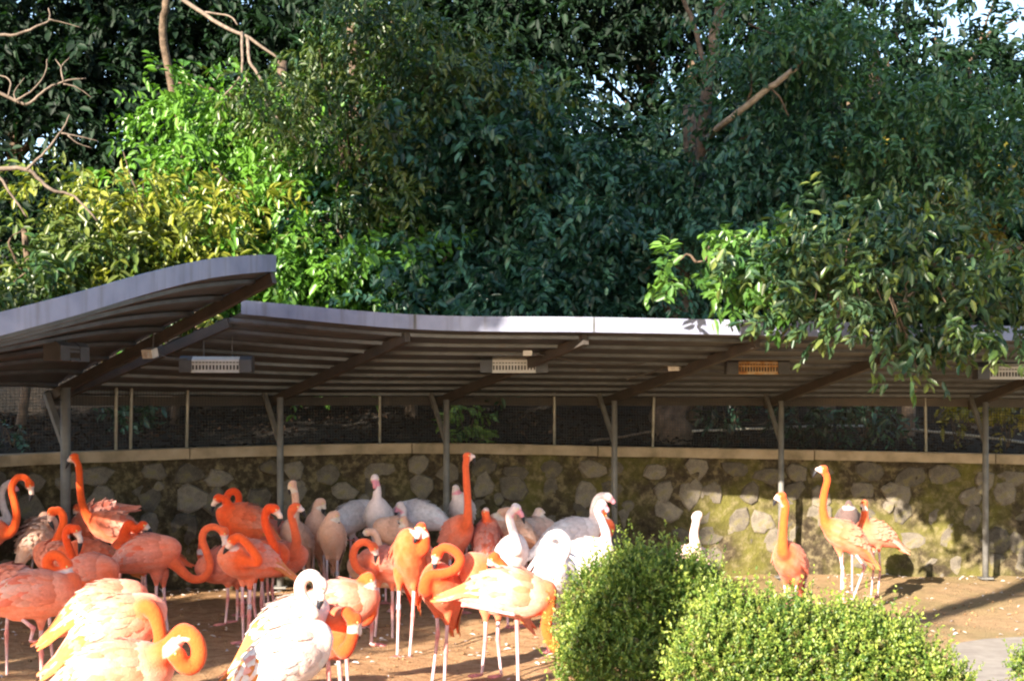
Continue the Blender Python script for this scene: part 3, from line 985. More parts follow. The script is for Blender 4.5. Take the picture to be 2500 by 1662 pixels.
def finish_bird(b, me, idx):
    L = b['size']; D = b['D']; kind = b['kind']; co = CO[kind]
    n = len(me.vertices); V = np.empty(n * 3, dtype=np.float32); me.vertices.foreach_get('co', V); V = V.reshape(-1, 3).astype(float)
    m = len(me.polygons)
    lt = np.empty(m, dtype=np.int32); me.polygons.foreach_get('loop_total', lt)
    lv = np.empty(len(me.loops), dtype=np.int32); me.loops.foreach_get('vertex_index', lv)
    if (lt == 4).all(): faces = [tuple(q) for q in lv.reshape(-1, 4).tolist()]
    else: faces = [tuple(p.vertices) for p in me.polygons]
    dn = polyd(V, b['poly'])
    wn = np.clip(1 - (dn - 0.05) / 0.07, 0, 1)
    C = np.array(b['C']); a = np.array(b['a']); u = np.array(b['up'])
    rel = V - C; ta = rel @ a; tu = rel @ u
    loc = np.stack([ta * 0.35, rel @ np.array(b['side']), tu], 1)
    st = vnoise(loc, 42.0, idx * 1.7) * 0.5 + vnoise(loc, 90.0, idx * 0.9 + 2) * 0.3
    nk, bd, sk, wp, bk = [np.array(c) for c in co]
    if b['pale'] is not None and b['pale'] > 1:  # paler plumage; on sunlit birds it also paints in the sun's bleaching
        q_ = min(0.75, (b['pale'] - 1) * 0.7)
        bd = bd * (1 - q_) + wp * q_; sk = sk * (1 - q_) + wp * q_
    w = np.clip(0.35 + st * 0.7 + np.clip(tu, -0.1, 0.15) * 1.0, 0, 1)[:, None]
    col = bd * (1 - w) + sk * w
    col = col * (1 - wn[:, None]) + nk * wn[:, None]
    # pale mask at the bill base
    hp = np.array(b['hp']); hv = np.array(b['hdv'])
    hf = (V - hp) @ hv; hdist = np.linalg.norm(V - hp, axis=1)
    fm = np.clip((hf - 0.018 * L) / 0.014, 0, 1) * (hdist < 0.09 * L)
    col = col * (1 - fm[:, None]) + bk * fm[:, None]
    mb = MB()
    mb.add(V.tolist(), faces, [tuple(c) for c in col])
    mb.mi = 1
    pale_leg = kind in ('S', 'G')
    lc = (0.52, 0.40, 0.40) if pale_leg else ((0.72, 0.42, 0.46) if kind == 'P' else (0.66, 0.42, 0.42))
    kc = (0.60, 0.22, 0.20) if not pale_leg else (0.55, 0.28, 0.26)
    for lg in b['legpts']:
        hip, kn, ft = lg[0], lg[1], lg[2]
        pts = [hip.lerp(kn, 0.25), hip.lerp(kn, 0.6), hip.lerp(kn, 0.92), kn, kn.lerp(ft, 0.09), kn.lerp(ft, 0.5), kn.lerp(ft, 0.93), ft]
        mb.tube(pts, [0.015 * L, 0.0125 * L, 0.0145 * L, 0.018 * L, 0.0145 * L, 0.0105 * L, 0.0105 * L, 0.013 * L], 8,
                [lc, lc, kc, kc, kc, lc, lc, kc])
        if len(lg) == 3:      # webbed foot
            g = ft; fw = Vector((b['a'].x, b['a'].y, 0))
            fw = fw.normalized() if fw.length > 0.01 else Vector((0, -1, 0))
            dn_ = (ft - kn).normalized()
            if dn_.z > -0.6: fw = (dn_ + Vector((0, 0, -0.4))).normalized()
            sd_ = fw.cross(Vector((0, 0, 1))).normalized()
            zz = Vector((0, 0, 0.006)) if dn_.z < -0.6 else Vector((0, 0, 0))
            t0 = g - fw * 0.015; T = [g + (fw * 0.085 + sd_ * s_ * 0.055) * L - zz for s_ in (-1, 0, 1)]
            T[1] = g + fw * 0.105 * L - zz
            for q in T: mb.tube([g, g.lerp(q, 0.6), q], [0.011 * L, 0.007 * L, 0.003], 6, kc)
            lift = Vector((0, 0, 0.001))
            mb.add([g + lift, T[0], g.lerp(T[0], 1) * 0.5 + T[1] * 0.5 - fw * 0.015, T[1], T[1] * 0.5 + T[2] * 0.5 - fw * 0.015, T[2],
                    g - lift * 4, T[0] - lift * 4, T[1] - lift * 4, T[2] - lift * 4], [(0, 1, 2), (0, 2, 3), (0, 3, 4), (0, 4, 5), (6, 8, 7), (6, 9, 8)], kc)
    root = mb.build('flamingo', [M['plumage'], M['leg']], None, True)
    tag(root, b['label'], 'flamingo', 'flamingos in the pen')
    # wings: shingled feathers over the flanks and long tertials over the tail
    surf, rad = b['surf'], b['rad']
    fl = b['fluff']
    for sg in (-1, 1):
        wv = []; wf = []; wc = []
        def feather(t0, th0, ln, wd, th1, off0, off1, c0, c1, droop=0.0):
            base = len(wv); K = 5
            for k in range(K):
                s = k / (K - 1)
                t = t0 - ln * s; th = th0 + (th1 - th0) * s
                o = off0 + (off1 - off0) * s + 0.003
                tt = max(t, PT[0] * L)
                w_ = wd * [0.55, 0.95, 1.0, 0.8, 0.18][k]
                r_ = max(rad(tt), 0.03)
                for e in (-1, 0, 1):
                    q = surf(tt, sg * (th + e * w_ / r_ * 0.9), o + (0.0025 if e == 0 else 0))
                    if t < tt: q = q + b['a'] * (t - tt)
                    q = q - Vector((0, 0, droop * s * s))
                    wv.append(q); cc = [c0[i] * (1 - s) + c1[i] * s for i in range(3)]; wc.append(tuple(cc))
            for k in range(K - 1):
                for e in (0, 1):
                    i0 = base + k * 3 + e
                    wf.append((i0, i0 + 1, i0 + 4, i0 + 3))
        for row in range(6):
            t0 = (0.15 - row * 0.062) * L
            cols_ = 10
            for c in range(cols_):
                th = math.radians(6 + (c + (0.5 if row % 2 else 0)) * 10.5 + random.uniform(-3, 3))
                if th > math.radians(112 - row * 4): continue
                nz_ = 0.5 + 0.5 * math.sin(row * 0.9 + idx * 1.3 + c * 0.55) * math.cos(c * 0.8 - row * 0.5 + idx)
                p = (0.18 + 0.6 * nz_) * min(1.0, 0.15 + row * 0.3) + random.uniform(-0.1, 0.1)
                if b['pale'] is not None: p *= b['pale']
                p = min(0.92, max(0.0, p))
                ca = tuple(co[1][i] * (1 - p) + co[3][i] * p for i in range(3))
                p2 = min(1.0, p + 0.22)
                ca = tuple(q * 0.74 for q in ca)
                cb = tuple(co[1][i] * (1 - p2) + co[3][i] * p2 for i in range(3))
                if row > 1 and kind in ('O', 'R', 'W', 'K') and random.random() < (0.24 if kind != 'W' else 0.10): ca = tuple(0.3 * x + 0.6 * y for x, y in zip(ca, CO['R'][0])); cb = tuple(0.5 * x + 0.5 * y for x, y in zip(cb, CO['R'][0]))
                lift = random.uniform(0.008, 0.024) + fl * random.uniform(0.01, 0.05)
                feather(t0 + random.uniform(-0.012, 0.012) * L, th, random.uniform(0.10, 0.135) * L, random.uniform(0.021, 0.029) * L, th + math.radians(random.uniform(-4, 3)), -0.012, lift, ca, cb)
        for k in range(9):
            th = math.radians(12 + k * 11 + random.uniform(-3, 3))
            p = random.random() * 0.8
            cb = tuple(co[1][i] * (1 - p) + co[3][i] * p for i in range(3))
            ca = co[1] if random.random() < 0.5 else co[3]
            if kind in ('O', 'R', 'W') and random.random() < 0.45: ca = (0.62, 0.20, 0.05); cb = (0.72, 0.26, 0.08)
            feather((-0.14 - 0.008 * k) * L, th, random.uniform(0.24, 0.33) * L, 0.021 * L, th * random.uniform(0.55, 0.9), 0.006, 0.022, ca, cb, droop=random.uniform(0.015, 0.07) * L)
        me2 = mesh_np('wing', [tuple(q) for q in wv], wf, M['plumage'], np.array(wc), smooth=True)
        link('wing', me2, root)
    # bill: pale base that bends down, black tip
    hp, mid, tip, hv = b['hp'], b['mid'], b['tip'], b['hdv']
    st = hp + hv * 0.035 * L
    crv = catmull([st, mid, tip], 6)
    cut = int(len(crv) * (0.66 if kind == 'P' else 0.60))
    rr = [interp(i / (len(crv) - 1), [0, 0.25, 0.5, 0.8, 1.0], [0.027, 0.024, 0.023, 0.015, 0.004]) * L for i in range(len(crv))]
    bk_ = MB().tube(crv[:cut + 1], rr[:cut + 1], 10, co[4]).build('beak', M['beak'], root, True)
    MB().tube([q for q in crv[cut:]], [r * 1.03 for r in rr[cut:]], 10, (0.02, 0.02, 0.025)).build('beak_tip', M['beak'], bk_, True)
    sdv = hv.cross(Vector((0, 0, 1)))
    sdv = sdv.normalized() if sdv.length > 0.05 else Vector((0, -1, 0))
    upv = sdv.cross(hv).normalized()
    for sg in (-1, 1):
        link('eye', eye_mesh(), root, hp + hv * 0.012 * L + sdv * sg * 0.039 * L + upv * 0.012 * L)
    if b['band'] and b['legpts']:
        hip, kn = b['legpts'][-1][0], b['legpts'][-1][1]
        d = (kn - hip).normalized()
        MB().tube([kn - d * 0.085, kn - d * 0.045], 0.0175 * L, 10).build('leg_band', M['band'], root)


# --- left group
bird('orange flamingo at the left picture edge, neck arched over to the right', 'O', (-48, 1308), 12.9, 5, [(24, 1299), (40, 1265), (36, 1228), (28, 1191), (42, 1166), (62, 1166)], (73, 1182), [(77, 1204), (72, 1224)])
bird('pale flamingo at the left edge behind the arched orange neck', 'P', (-55, 1292), 13.7, 0, [(17, 1273), (8, 1238), (3, 1206), (12, 1186)], (26, 1181), [(40, 1194), (48, 1210)])
bird('tall orange flamingo with straight raised neck in front of the leftmost post', 'O', (278, 1288), 13.6, 190, [(222, 1268), (203, 1238), (196, 1199), (194, 1165), (191, 1135)], (181, 1116), [(169, 1124), (160, 1144)], pitch=22)
bird('brownish pink flamingo with raised tail feathers behind the tall one at left', 'K', (228, 1272), 14.0, 200, [(205, 1255), (195, 1245)], (188, 1240), [(184, 1252), (188, 1262)], pitch=-25, fluff=0.8)
bird('fluffed peach flamingo standing alone near the left wall', 'S', (97, 1305), 13.2, 60, [(105, 1270), (110, 1255)], (112, 1265), [(114, 1280), (118, 1292)], pitch=40, size=0.9, fluff=0.9)
bird('orange flamingo bowing its head left in front of the fluffed peach one', 'O', (138, 1362), 12.2, 150, [(136, 1325, 0.0), (153, 1285, 0.0), (154, 1260, 0.0), (143, 1245, 0.0)], (127, 1250), [(122, 1270), (133, 1294)], pitch=14)
bird('orange flamingo with long hooked neck and black-tipped bill hanging at left', 'R', (212, 1362), 11.9, 200, [(186, 1400, -0.3), (181, 1370, -0.32), (168, 1335, -0.3), (160, 1308, -0.3), (168, 1287, -0.3)], (186, 1292), [(196, 1320), (192, 1352)], pitch=10)
bird('sleeping orange flamingo with folded breast beside the large preening one', 'K', (225, 1396), 11.3, -20, [(270, 1405), (255, 1425), (220, 1425)], (205, 1412), [(195, 1400), (190, 1390)], pitch=10, size=0.95)
bird('large pink-orange flamingo at bottom left with small curled neck, one leg raised', 'O', (92, 1452), 9.4, 8, [(178, 1420, 0.05), (150, 1400, 0.12), (122, 1390, 0.12), (116, 1368, 0.12), (130, 1354, 0.12), (148, 1360, 0.12)], (162, 1378), [(166, 1394), (165, 1408)], pitch=8, size=1.05,
     legs=[[(100, 1500), (101, 1596), (102, 1690)], [(40, 1500, -0.05), (82, 1533, -0.1), (74, 1564, -0.1)]], pale=1.3)
bird('orange flamingo mostly hidden behind the preening one at bottom left', 'O', (28, 1430), 10.1, 170, [(-40, 1400), (-60, 1360)], (-75, 1350), [(-90, 1365), (-92, 1380)], pitch=12, band=True,
     legs=[[(20, 1470), (16, 1545), (17, 1665)], [(118, 1470, 0.1), (124, 1560, 0.1), (130, 1628, 0.1)]])
bird('walking pink-orange flamingo with deep S-shaped neck at left of centre', 'K', (366, 1352), 11.7, 0, [(436, 1385), (468, 1412), (500, 1408), (513, 1380), (505, 1348), (494, 1318), (500, 1294), (522, 1285)], (547, 1298), [(548, 1330), (530, 1352)], pitch=14, size=1.02,
     legs=[[(382, 1405), (381, 1470), (380, 1560)], [(398, 1405, 0.08), (403, 1480, 0.08), (410, 1540, 0.08)]], pale=0.6)
bird('orange flamingo with tightly curled neck behind the walking one', 'R', (342, 1345), 12.6, 200, [(305, 1335), (304, 1300), (316, 1277), (330, 1292)], (350, 1282), [(362, 1290), (372, 1302)], pitch=8)
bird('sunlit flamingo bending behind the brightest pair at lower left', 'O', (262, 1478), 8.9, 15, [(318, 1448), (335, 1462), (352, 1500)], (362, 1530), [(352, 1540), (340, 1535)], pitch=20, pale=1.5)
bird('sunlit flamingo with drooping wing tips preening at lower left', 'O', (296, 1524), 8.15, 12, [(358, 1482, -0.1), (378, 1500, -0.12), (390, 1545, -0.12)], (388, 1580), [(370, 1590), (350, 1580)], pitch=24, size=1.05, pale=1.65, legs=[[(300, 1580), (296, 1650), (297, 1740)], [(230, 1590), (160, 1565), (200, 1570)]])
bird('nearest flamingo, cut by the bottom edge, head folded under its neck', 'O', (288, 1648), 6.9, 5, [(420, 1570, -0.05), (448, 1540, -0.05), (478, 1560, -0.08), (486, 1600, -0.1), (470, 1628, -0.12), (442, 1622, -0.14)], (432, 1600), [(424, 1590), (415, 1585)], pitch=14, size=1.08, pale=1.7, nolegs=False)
# --- middle left
bird('bright orange flamingo beside the wall with head lowered to the left', 'R', (592, 1272), 13.1, 200, [(560, 1300), (556, 1262), (558, 1232), (547, 1216)], (532, 1216), [(521, 1232), (517, 1252)], pitch=25)
bird('bright orange flamingo with round neck loop above its back', 'R', (600, 1268), 13.9, 190, [(560, 1270), (552, 1235), (556, 1208), (570, 1198), (582, 1208), (582, 1228)], (572, 1238), [(566, 1246), (562, 1254)], pitch=15)
bird('orange flamingo preening left wing, drooping feathers, in front of the bright pair', 'O', (602, 1366), 11.0, 225, [(628, 1372, -0.25), (618, 1345, -0.25), (596, 1320, -0.22), (580, 1310, -0.2)], (568, 1318), [(556, 1335), (545, 1352)], pitch=12, band=True, legs=[[(592, 1405), (592, 1480), (594, 1565)], [(611, 1405), (609, 1500), (600, 1605)]], pale=0.5)
bird('orange flamingo with lowered tail feathers behind the S-necked walker', 'K', (552, 1378), 11.9, 195, [(500, 1380, 0.25), (490, 1350, 0.3)], (495, 1330), [(500, 1345), (508, 1355)], pitch=-8, legs=[[(556, 1420), (556, 1460), (550, 1522)], [(578, 1420, 0.1), (580, 1470, 0.1), (578, 1515, 0.1)]])
bird('orange flamingo with upright neck and drooping black-tipped bill left of the thin post', 'R', (640, 1362), 11.9, 340, [(668, 1368, -0.15), (671, 1340, -0.18), (660, 1310, -0.18), (648, 1280, -0.18), (648, 1252, -0.18), (658, 1237, -0.18)], (671, 1242), [(684, 1262), (679, 1286)], pitch=12, pale=0.5)
bird('orange flamingo looking right with its neck over a pale one by the thin post', 'K', (685, 1366), 12.4, 350, [(716, 1350, -0.1), (724, 1322, -0.1), (718, 1288, -0.1), (711, 1258, -0.1), (713, 1240, -0.1)], (724, 1237), [(738, 1246), (745, 1262)], pitch=15, legs=[[(652, 1385), (653, 1430), (656, 1498)], [(668, 1385), (664, 1440), (675, 1522)]])
bird('pink flamingo resting between two orange necks, head hidden', 'K', (650, 1308), 13.6, 20, [(690, 1300), (694, 1285)], (688, 1284), [(682, 1290), (676, 1294)], pitch=10, pale=1.65)
bird('peach flamingo with straight pale neck and black bill in front of the thin post', 'S', (724, 1316), 13.5, 250, [(718, 1270), (722, 1235), (720, 1205)], (714, 1182), [(708, 1192), (706, 1208)], pitch=45, band=True, size=0.98)
bird('peach flamingo with head tucked down, left of two alike', 'S', (776, 1298), 13.8, 265, [(772, 1266), (773, 1238), (778, 1224)], (786, 1226), [(791, 1240), (789, 1254)], pitch=52, size=0.95)
bird('peach flamingo with head tucked down, right of two alike', 'S', (811, 1310), 13.3, 270, [(808, 1280), (809, 1260)], (820, 1256), [(825, 1272), (823, 1286)], pitch=52, size=0.92, band=True)
bird('whitish flamingo seen from behind next to the upright pale one', 'P', (862, 1262), 14.3, 30, [(900, 1255), (905, 1262)], (903, 1275), [(900, 1284), (896, 1290)], pitch=28, legs=[[(856, 1295), (857, 1350), (854, 1446)], [(858, 1300), (880, 1325), (866, 1318)]])
bird('white-pink flamingo facing us with upright neck and pink bill by the wall', 'P', (925, 1264), 13.9, 268, [(924, 1245), (920, 1220), (921, 1194)], (915, 1168), [(915, 1186, -0.03), (914, 1204)], pitch=48, fat=0.98)
bird('white flamingo preening with low U-shaped neck near the third post', 'P', (1020, 1258), 14.2, 170, [(990, 1290, -0.25), (982, 1272, -0.27), (986, 1246, -0.25)], (976, 1234), [(968, 1246), (965, 1260)], pitch=12)
bird('peach flamingo mostly hidden below the U-necked white one', 'S', (966, 1298), 13.5, 200, [(985, 1290, -0.1), (990, 1275, -0.1)], (985, 1268), [(978, 1275), (972, 1282)], pitch=20, size=0.9)
bird('pale flamingo with small bent neck behind the orange arc-necked one', 'S', (902, 1392), 12.4, 150, [(920, 1345), (922, 1318), (912, 1297)], (899, 1298), [(889, 1302), (884, 1308)], pitch=15, size=0.9)
bird('orange flamingo with neck in a full arc, bill down, left of the sunlit ones', 'K', (945, 1378), 11.9, 170, [(905, 1400, -0.2), (874, 1388, -0.2), (862, 1360, -0.2), (870, 1332, -0.2), (892, 1322, -0.2)], (912, 1336), [(918, 1352), (916, 1374)], pitch=12, legs=[[(925, 1410), (922, 1475), (914, 1572)], [(958, 1420), (958, 1480), (958, 1560)]], pale=0.6)
# --- front centre
bird('sunlit orange flamingo facing us with fluffed back and bill on its breast', 'R', (1003, 1360), 10.9, 262, [(1030, 1340, -0.12), (1036, 1310, -0.12)], (1028, 1288), [(1018, 1310, -0.06), (1008, 1330, -0.04)], pitch=58, fluff=0.5, band=True, legs=[[(1012, 1405), (1008, 1500), (1000, 1603)], [(975, 1405), (973, 1500), (970, 1600)]])
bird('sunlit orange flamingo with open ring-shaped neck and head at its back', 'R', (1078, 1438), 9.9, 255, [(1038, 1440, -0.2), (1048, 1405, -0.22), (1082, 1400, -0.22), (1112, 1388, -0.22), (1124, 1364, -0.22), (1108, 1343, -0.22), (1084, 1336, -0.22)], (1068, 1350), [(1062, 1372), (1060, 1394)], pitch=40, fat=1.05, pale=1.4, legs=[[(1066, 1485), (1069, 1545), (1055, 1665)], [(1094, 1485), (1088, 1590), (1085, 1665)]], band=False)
bird('tall vivid orange flamingo with ramrod neck beside the third post', 'K', (1115, 1306), 13.2, 300, [(1140, 1275, -0.2), (1142, 1230, -0.2), (1139, 1175, -0.2), (1137, 1135, -0.2)], (1142, 1114), [(1155, 1116), (1159, 1134)], pitch=42, pale=0.4, band=True)
bird('whitish flamingo with drooped pink bill behind the ramrod-necked one', 'P', (1128, 1246), 14.6, 262, [(1121, 1225), (1112, 1205)], (1113, 1192), [(1120, 1204), (1124, 1216)], pitch=50, size=0.9)
bird('orange flamingo seen from behind with short upright neck stub', 'K', (1189, 1312), 13.2, 85, [(1188, 1270, -0.02), (1186, 1256, -0.05)], (1185, 1252), [(1186, 1246), (1187, 1244)], pitch=42, pale=0.5, size=0.95)
bird('pink flamingo looking down left behind the long-necked white one', 'S', (1245, 1290), 13.7, 200, [(1252, 1262, -0.1), (1240, 1246, -0.1)], (1224, 1250), [(1214, 1260), (1209, 1272)], pitch=25, size=0.95)
bird('pink flamingo with orange-red wing band and tiny hooked white head', 'W', (1300, 1300), 14.0, 20, [(1322, 1272), (1310, 1262)], (1316, 1248), [(1326, 1252), (1325, 1262)], pitch=15, size=0.98)
bird('white flamingo with raised neck and big pink bill pointing right', 'P', (1250, 1356), 12.3, 285, [(1262, 1340, -0.22), (1256, 1310, -0.22), (1246, 1275, -0.22), (1245, 1254, -0.22)], (1260, 1240), [(1273, 1256), (1281, 1278)], pitch=42, pale=1.2)
bird('large white flamingo with pink tail, head raised behind another white head', 'P', (1398, 1306), 13.2, 10, [(1455, 1285), (1450, 1250), (1456, 1222), (1470, 1210)], (1484, 1213), [(1497, 1224), (1506, 1240)], pitch=16, size=1.05)
bird('orange flamingo mostly hidden behind the two white heads', 'R', (1452, 1300), 13.8, 30, [(1470, 1280), (1474, 1262)], (1475, 1256), [(1480, 1266), (1481, 1276)], pitch=20, size=0.9)
bird('white flamingo with S-bent neck and pink bill beside the boxwood', 'P', (1432, 1356), 12.1, 345, [(1474, 1335), (1480, 1305), (1470, 1272), (1459, 1245)], (1470, 1230), [(1482, 1244), (1485, 1262)], pitch=20, size=0.95)
bird('brilliant white flamingo with ruffled back preening in a neck loop', 'P', (1350, 1396), 10.6, 262, [(1372, 1350, -0.1), (1382, 1325, -0.1), (1366, 1304, -0.1), (1344, 1308, -0.1)], (1332, 1326), [(1326, 1344), (1322, 1358)], pitch=52, fluff=0.9, fat=1.05, legs=[[(1364, 1440), (1362, 1490), (1357, 1585)], [(1340, 1440), (1338, 1490), (1337, 1585)]])
bird('orange-backed flamingo dozing with its head on its back behind the white one', 'R', (1192, 1416), 9.9, 200, [(1232, 1398, -0.2), (1222, 1376, -0.2)], (1206, 1362), [(1196, 1378), (1192, 1390)], pitch=40, pale=1.65, legs=[[(1186, 1490), (1185, 1560), (1176, 1646)], [(1217, 1490), (1215, 1560), (1224, 1648)]])
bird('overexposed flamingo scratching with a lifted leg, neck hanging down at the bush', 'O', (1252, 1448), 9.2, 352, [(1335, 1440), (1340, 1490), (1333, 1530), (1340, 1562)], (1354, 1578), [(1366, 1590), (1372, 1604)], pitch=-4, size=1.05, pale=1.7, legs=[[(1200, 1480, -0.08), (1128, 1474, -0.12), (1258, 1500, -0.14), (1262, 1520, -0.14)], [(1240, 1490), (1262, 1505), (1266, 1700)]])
# --- front left of centre
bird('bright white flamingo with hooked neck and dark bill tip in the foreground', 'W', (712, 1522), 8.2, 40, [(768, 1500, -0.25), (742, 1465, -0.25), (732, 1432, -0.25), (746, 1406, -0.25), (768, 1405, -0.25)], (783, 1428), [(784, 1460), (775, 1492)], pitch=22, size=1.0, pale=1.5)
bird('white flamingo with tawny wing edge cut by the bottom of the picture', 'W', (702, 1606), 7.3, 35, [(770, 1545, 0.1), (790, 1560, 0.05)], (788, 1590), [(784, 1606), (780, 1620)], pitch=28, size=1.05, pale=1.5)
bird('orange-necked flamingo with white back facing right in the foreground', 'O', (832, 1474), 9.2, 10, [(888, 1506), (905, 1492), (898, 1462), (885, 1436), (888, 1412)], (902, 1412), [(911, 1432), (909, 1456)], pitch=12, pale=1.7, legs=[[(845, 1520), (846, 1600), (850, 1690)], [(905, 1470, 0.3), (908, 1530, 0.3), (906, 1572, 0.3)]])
bird('orange flamingo preening its breast behind the bright white foreground one', 'R', (812, 1546), 8.4, 300, [(838, 1590, -0.25), (858, 1560, -0.3), (862, 1520, -0.3), (845, 1490, -0.28)], (868, 1512), [(874, 1545), (862, 1574)], pitch=20, pale=1.0, legs=[[(824, 1590), (830, 1640), (836, 1730)], [(800, 1590), (802, 1640), (806, 1730)]])
# --- right group
bird('orange flamingo with thick upright neck standing behind the low bush', 'O', (1928, 1370), 12.0, 240, [(1911, 1345, -0.2), (1911, 1305, -0.2), (1914, 1262, -0.2), (1917, 1232, -0.2)], (1907, 1212), [(1895, 1218), (1888, 1234)], pitch=38, fat=0.95, pale=0.4)
bird('tall orange flamingo striding left in the sun on the right', 'O', (2062, 1308), 13.6, 200, [(2018, 1280), (2009, 1245), (2012, 1205), (2020, 1170)], (2010, 1145), [(1995, 1147), (1984, 1164)], pitch=32, fat=0.9, pale=0.4, band=True, legs=[[(2078, 1335), (2111, 1384), (2080, 1468)], [(2048, 1335), (2059, 1400), (2058, 1480)]])
bird('white-faced flamingo, shade painted into its grey plumage, behind the striding orange one', 'G', (2070, 1272), 14.9, 262, [(2074, 1258), (2073, 1245)], (2072, 1230), [(2071, 1244), (2071, 1256)], pitch=45, size=0.9)
bird('small salmon flamingo with dark bill near the right-hand wall', 'K', (2134, 1302), 14.5, 195, [(2110, 1275), (2111, 1250)], (2110, 1228), [(2104, 1236), (2103, 1248)], pitch=18, size=0.86, pale=0.25)  # fewer pale feathers, to mimic shade on this bird
bird('pale flamingo whose neck rises straight out behind the boxwood', 'W', (1688, 1376), 12.6, 250, [(1698, 1340, -0.15), (1694, 1305, -0.15), (1700, 1272, -0.15)], (1703, 1258), [(1697, 1262), (1692, 1270)], pitch=30, fluff=0.6)


def build_birds():
    for b in BIRDS: prep_bird(b)
    dg = bpy.context.evaluated_depsgraph_get()
    for i, b in enumerate(BIRDS):
        ev = b['tmp'].evaluated_get(dg)
        me = bpy.data.meshes.new_from_object(ev)
        finish_bird(b, me, i)
        bpy.data.meshes.remove(me)
    for b in BIRDS:
        m = b['tmp'].data
        bpy.data.objects.remove(b['tmp']); bpy.data.meshes.remove(m)


build_birds()


# ------------------------------------------------------------------ leaves
def norm(v): return v / np.maximum(np.linalg.norm(v, axis=1, keepdims=True), 1e-9)


def leaf_frames(blobs, n_twig, per, llen, lw, tl, droop, c1, c2, shell=0.4, out=0.6, jit=0.25, tipc=None, spray=1, tvar=0.3, clump=1.0):
    """blobs: rows of (x,y,z,rx,ry,rz). returns leaf origin, dir, side, normal, length, width, colour"""
    B = np.array(blobs, dtype=float)
    wgt = (B[:, 3] * B[:, 5] + 0.3 * B[:, 3] * B[:, 4]); wgt /= wgt.sum()
    if spray > 1:      # twigs gathered into layered sprays with dark gaps between them
        ns = max(3, n_twig // spray)
        cand = ns * 3
        sbi = rng.choice(len(B), cand, p=wgt)
        su = norm(rng.normal(size=(cand, 3))); sr = rng.random(cand) ** shell
        scn = B[sbi, :3] + su * sr[:, None] * B[sbi, 3:6]
        ph = rng.uniform(0, 6.28, 6)
        cl = (np.sin(scn[:, 0] * 2.6 + ph[0]) * np.sin(scn[:, 2] * 3.4 + ph[1]) + 0.6 * np.sin(scn[:, 0] * 5.1 + scn[:, 2] * 2.3 + ph[2]) * np.sin(scn[:, 2] * 6.3 + ph[3])
              + 0.4 * np.sin(scn[:, 1] * 4.0 + ph[4]) + rng.normal(size=cand) * 0.35)
        keep = np.argsort(-cl * clump - rng.normal(size=cand) * (1 - clump))[:ns]
        sbi, su, scn = sbi[keep], su[keep], scn[keep]
        si = rng.integers(0, ns, n_twig)
        bi = sbi[si]
        u = norm(su[si] + rng.normal(size=(n_twig, 3)) * 0.5)
        fan = norm(su * np.array([1, 1, 0.2]) + rng.normal(size=(ns, 3)) * 0.4)[si]
        along = rng.random(n_twig) * 2.2 * tl
        c = scn[si] + fan * along[:, None] + rng.normal(size=(n_twig, 3)) * np.array([0.42, 0.38, 0.13]) * tl
        c[:, 2] -= droop * 0.55 * along ** 1.3
        u = norm(u * 0.5 + fan)
        sprj = rng.normal(size=ns)[si] * 0.27
    else:
        bi = rng.choice(len(B), n_twig, p=wgt)
        u = norm(rng.normal(size=(n_twig, 3)))
        r = rng.random(n_twig) ** shell
        c = B[bi, :3] + u * r[:, None] * B[bi, 3:6]
        sprj = 0.0
    td = norm(u * out + rng.normal(size=(n_twig, 3)) * 0.55 + np.array([0, 0, -droop]))
    bj = rng.normal(size=len(B)) * 0.22
    tw = np.clip(0.5 + bj[bi] + sprj + rng.normal(size=n_twig) * 0.15, 0, 1)
    tlv = tl * rng.uniform(1 - tvar, 1 + tvar, n_twig)
    k = np.tile(np.arange(per), n_twig); T = np.repeat(np.arange(n_twig), per)
    s = (k + 0.5) / per + rng.normal(size=len(k)) * 0.05
    o = c[T] + td[T] * (s * tlv[T])[:, None]
    o[:, 2] -= droop * 0.25 * tl * s * s
    ref = norm(rng.normal(size=(n_twig, 3)))
    sv = norm(np.cross(td, ref))
    sgn = np.where(k % 2 == 0, 1.0, -1.0)
    d = norm(td[T] * 0.55 + sv[T] * (sgn * 0.75)[:, None] + rng.normal(size=(len(k), 3)) * jit + np.array([0, 0, -droop * 0.5]))
    up = norm(np.array([[0, 0, 1.0]]) + rng.normal(size=(len(k), 3)) * 0.45 + np.array([[0, -0.35, 0]]))
    sd_ = norm(np.cross(d, up)); nn = np.cross(sd_, d)
    sz = rng.uniform(0.5, 1.3, len(k)); ln = llen * sz; wd = lw * sz * rng.uniform(0.85, 1.15, len(k))
    m = np.clip(tw[T] + rng.normal(size=len(k)) * 0.18, 0, 1)[:, None]
    col = np.array(c1) * (1 - m) + np.array(c2) * m
    if tipc is not None:
        q = np.clip((s - 0.55) * 1.8, 0, 1)[:, None] * (rng.random(len(k)) < 0.8)[:, None]
        col = col * (1 - q) + np.array(tipc) * q
    return o, d, sd_, nn, ln, wd, col


LT = np.array([(0, 0, 0), (0.30, 0.43, 0.10), (0.66, 0.38, 0.08), (1.0, 0, -0.10), (0.66, -0.38, 0.08), (0.30, -0.43, 0.10)])  # along, across, lift


def leaf_mesh(name, fr, mat):
    o, d, s, n, ln, wd, col = fr
    N_ = len(o)
    V = (o[:, None, :] + d[:, None, :] * (LT[None, :, 0:1] * ln[:, None, None]) + s[:, None, :] * (LT[None, :, 1:2] * wd[:, None, None])
         + n[:, None, :] * (LT[None, :, 2:3] * ln[:, None, None]))
    base = (np.arange(N_) * 6)[:, None]
    Fq = np.concatenate([base + np.array([[0, 1, 2, 3]]), base + np.array([[0, 3, 4, 5]])], 0)
    cols = np.repeat(col, 6, axis=0)
    return mesh_np(name, V.reshape(-1, 3), Fq, mat, cols)


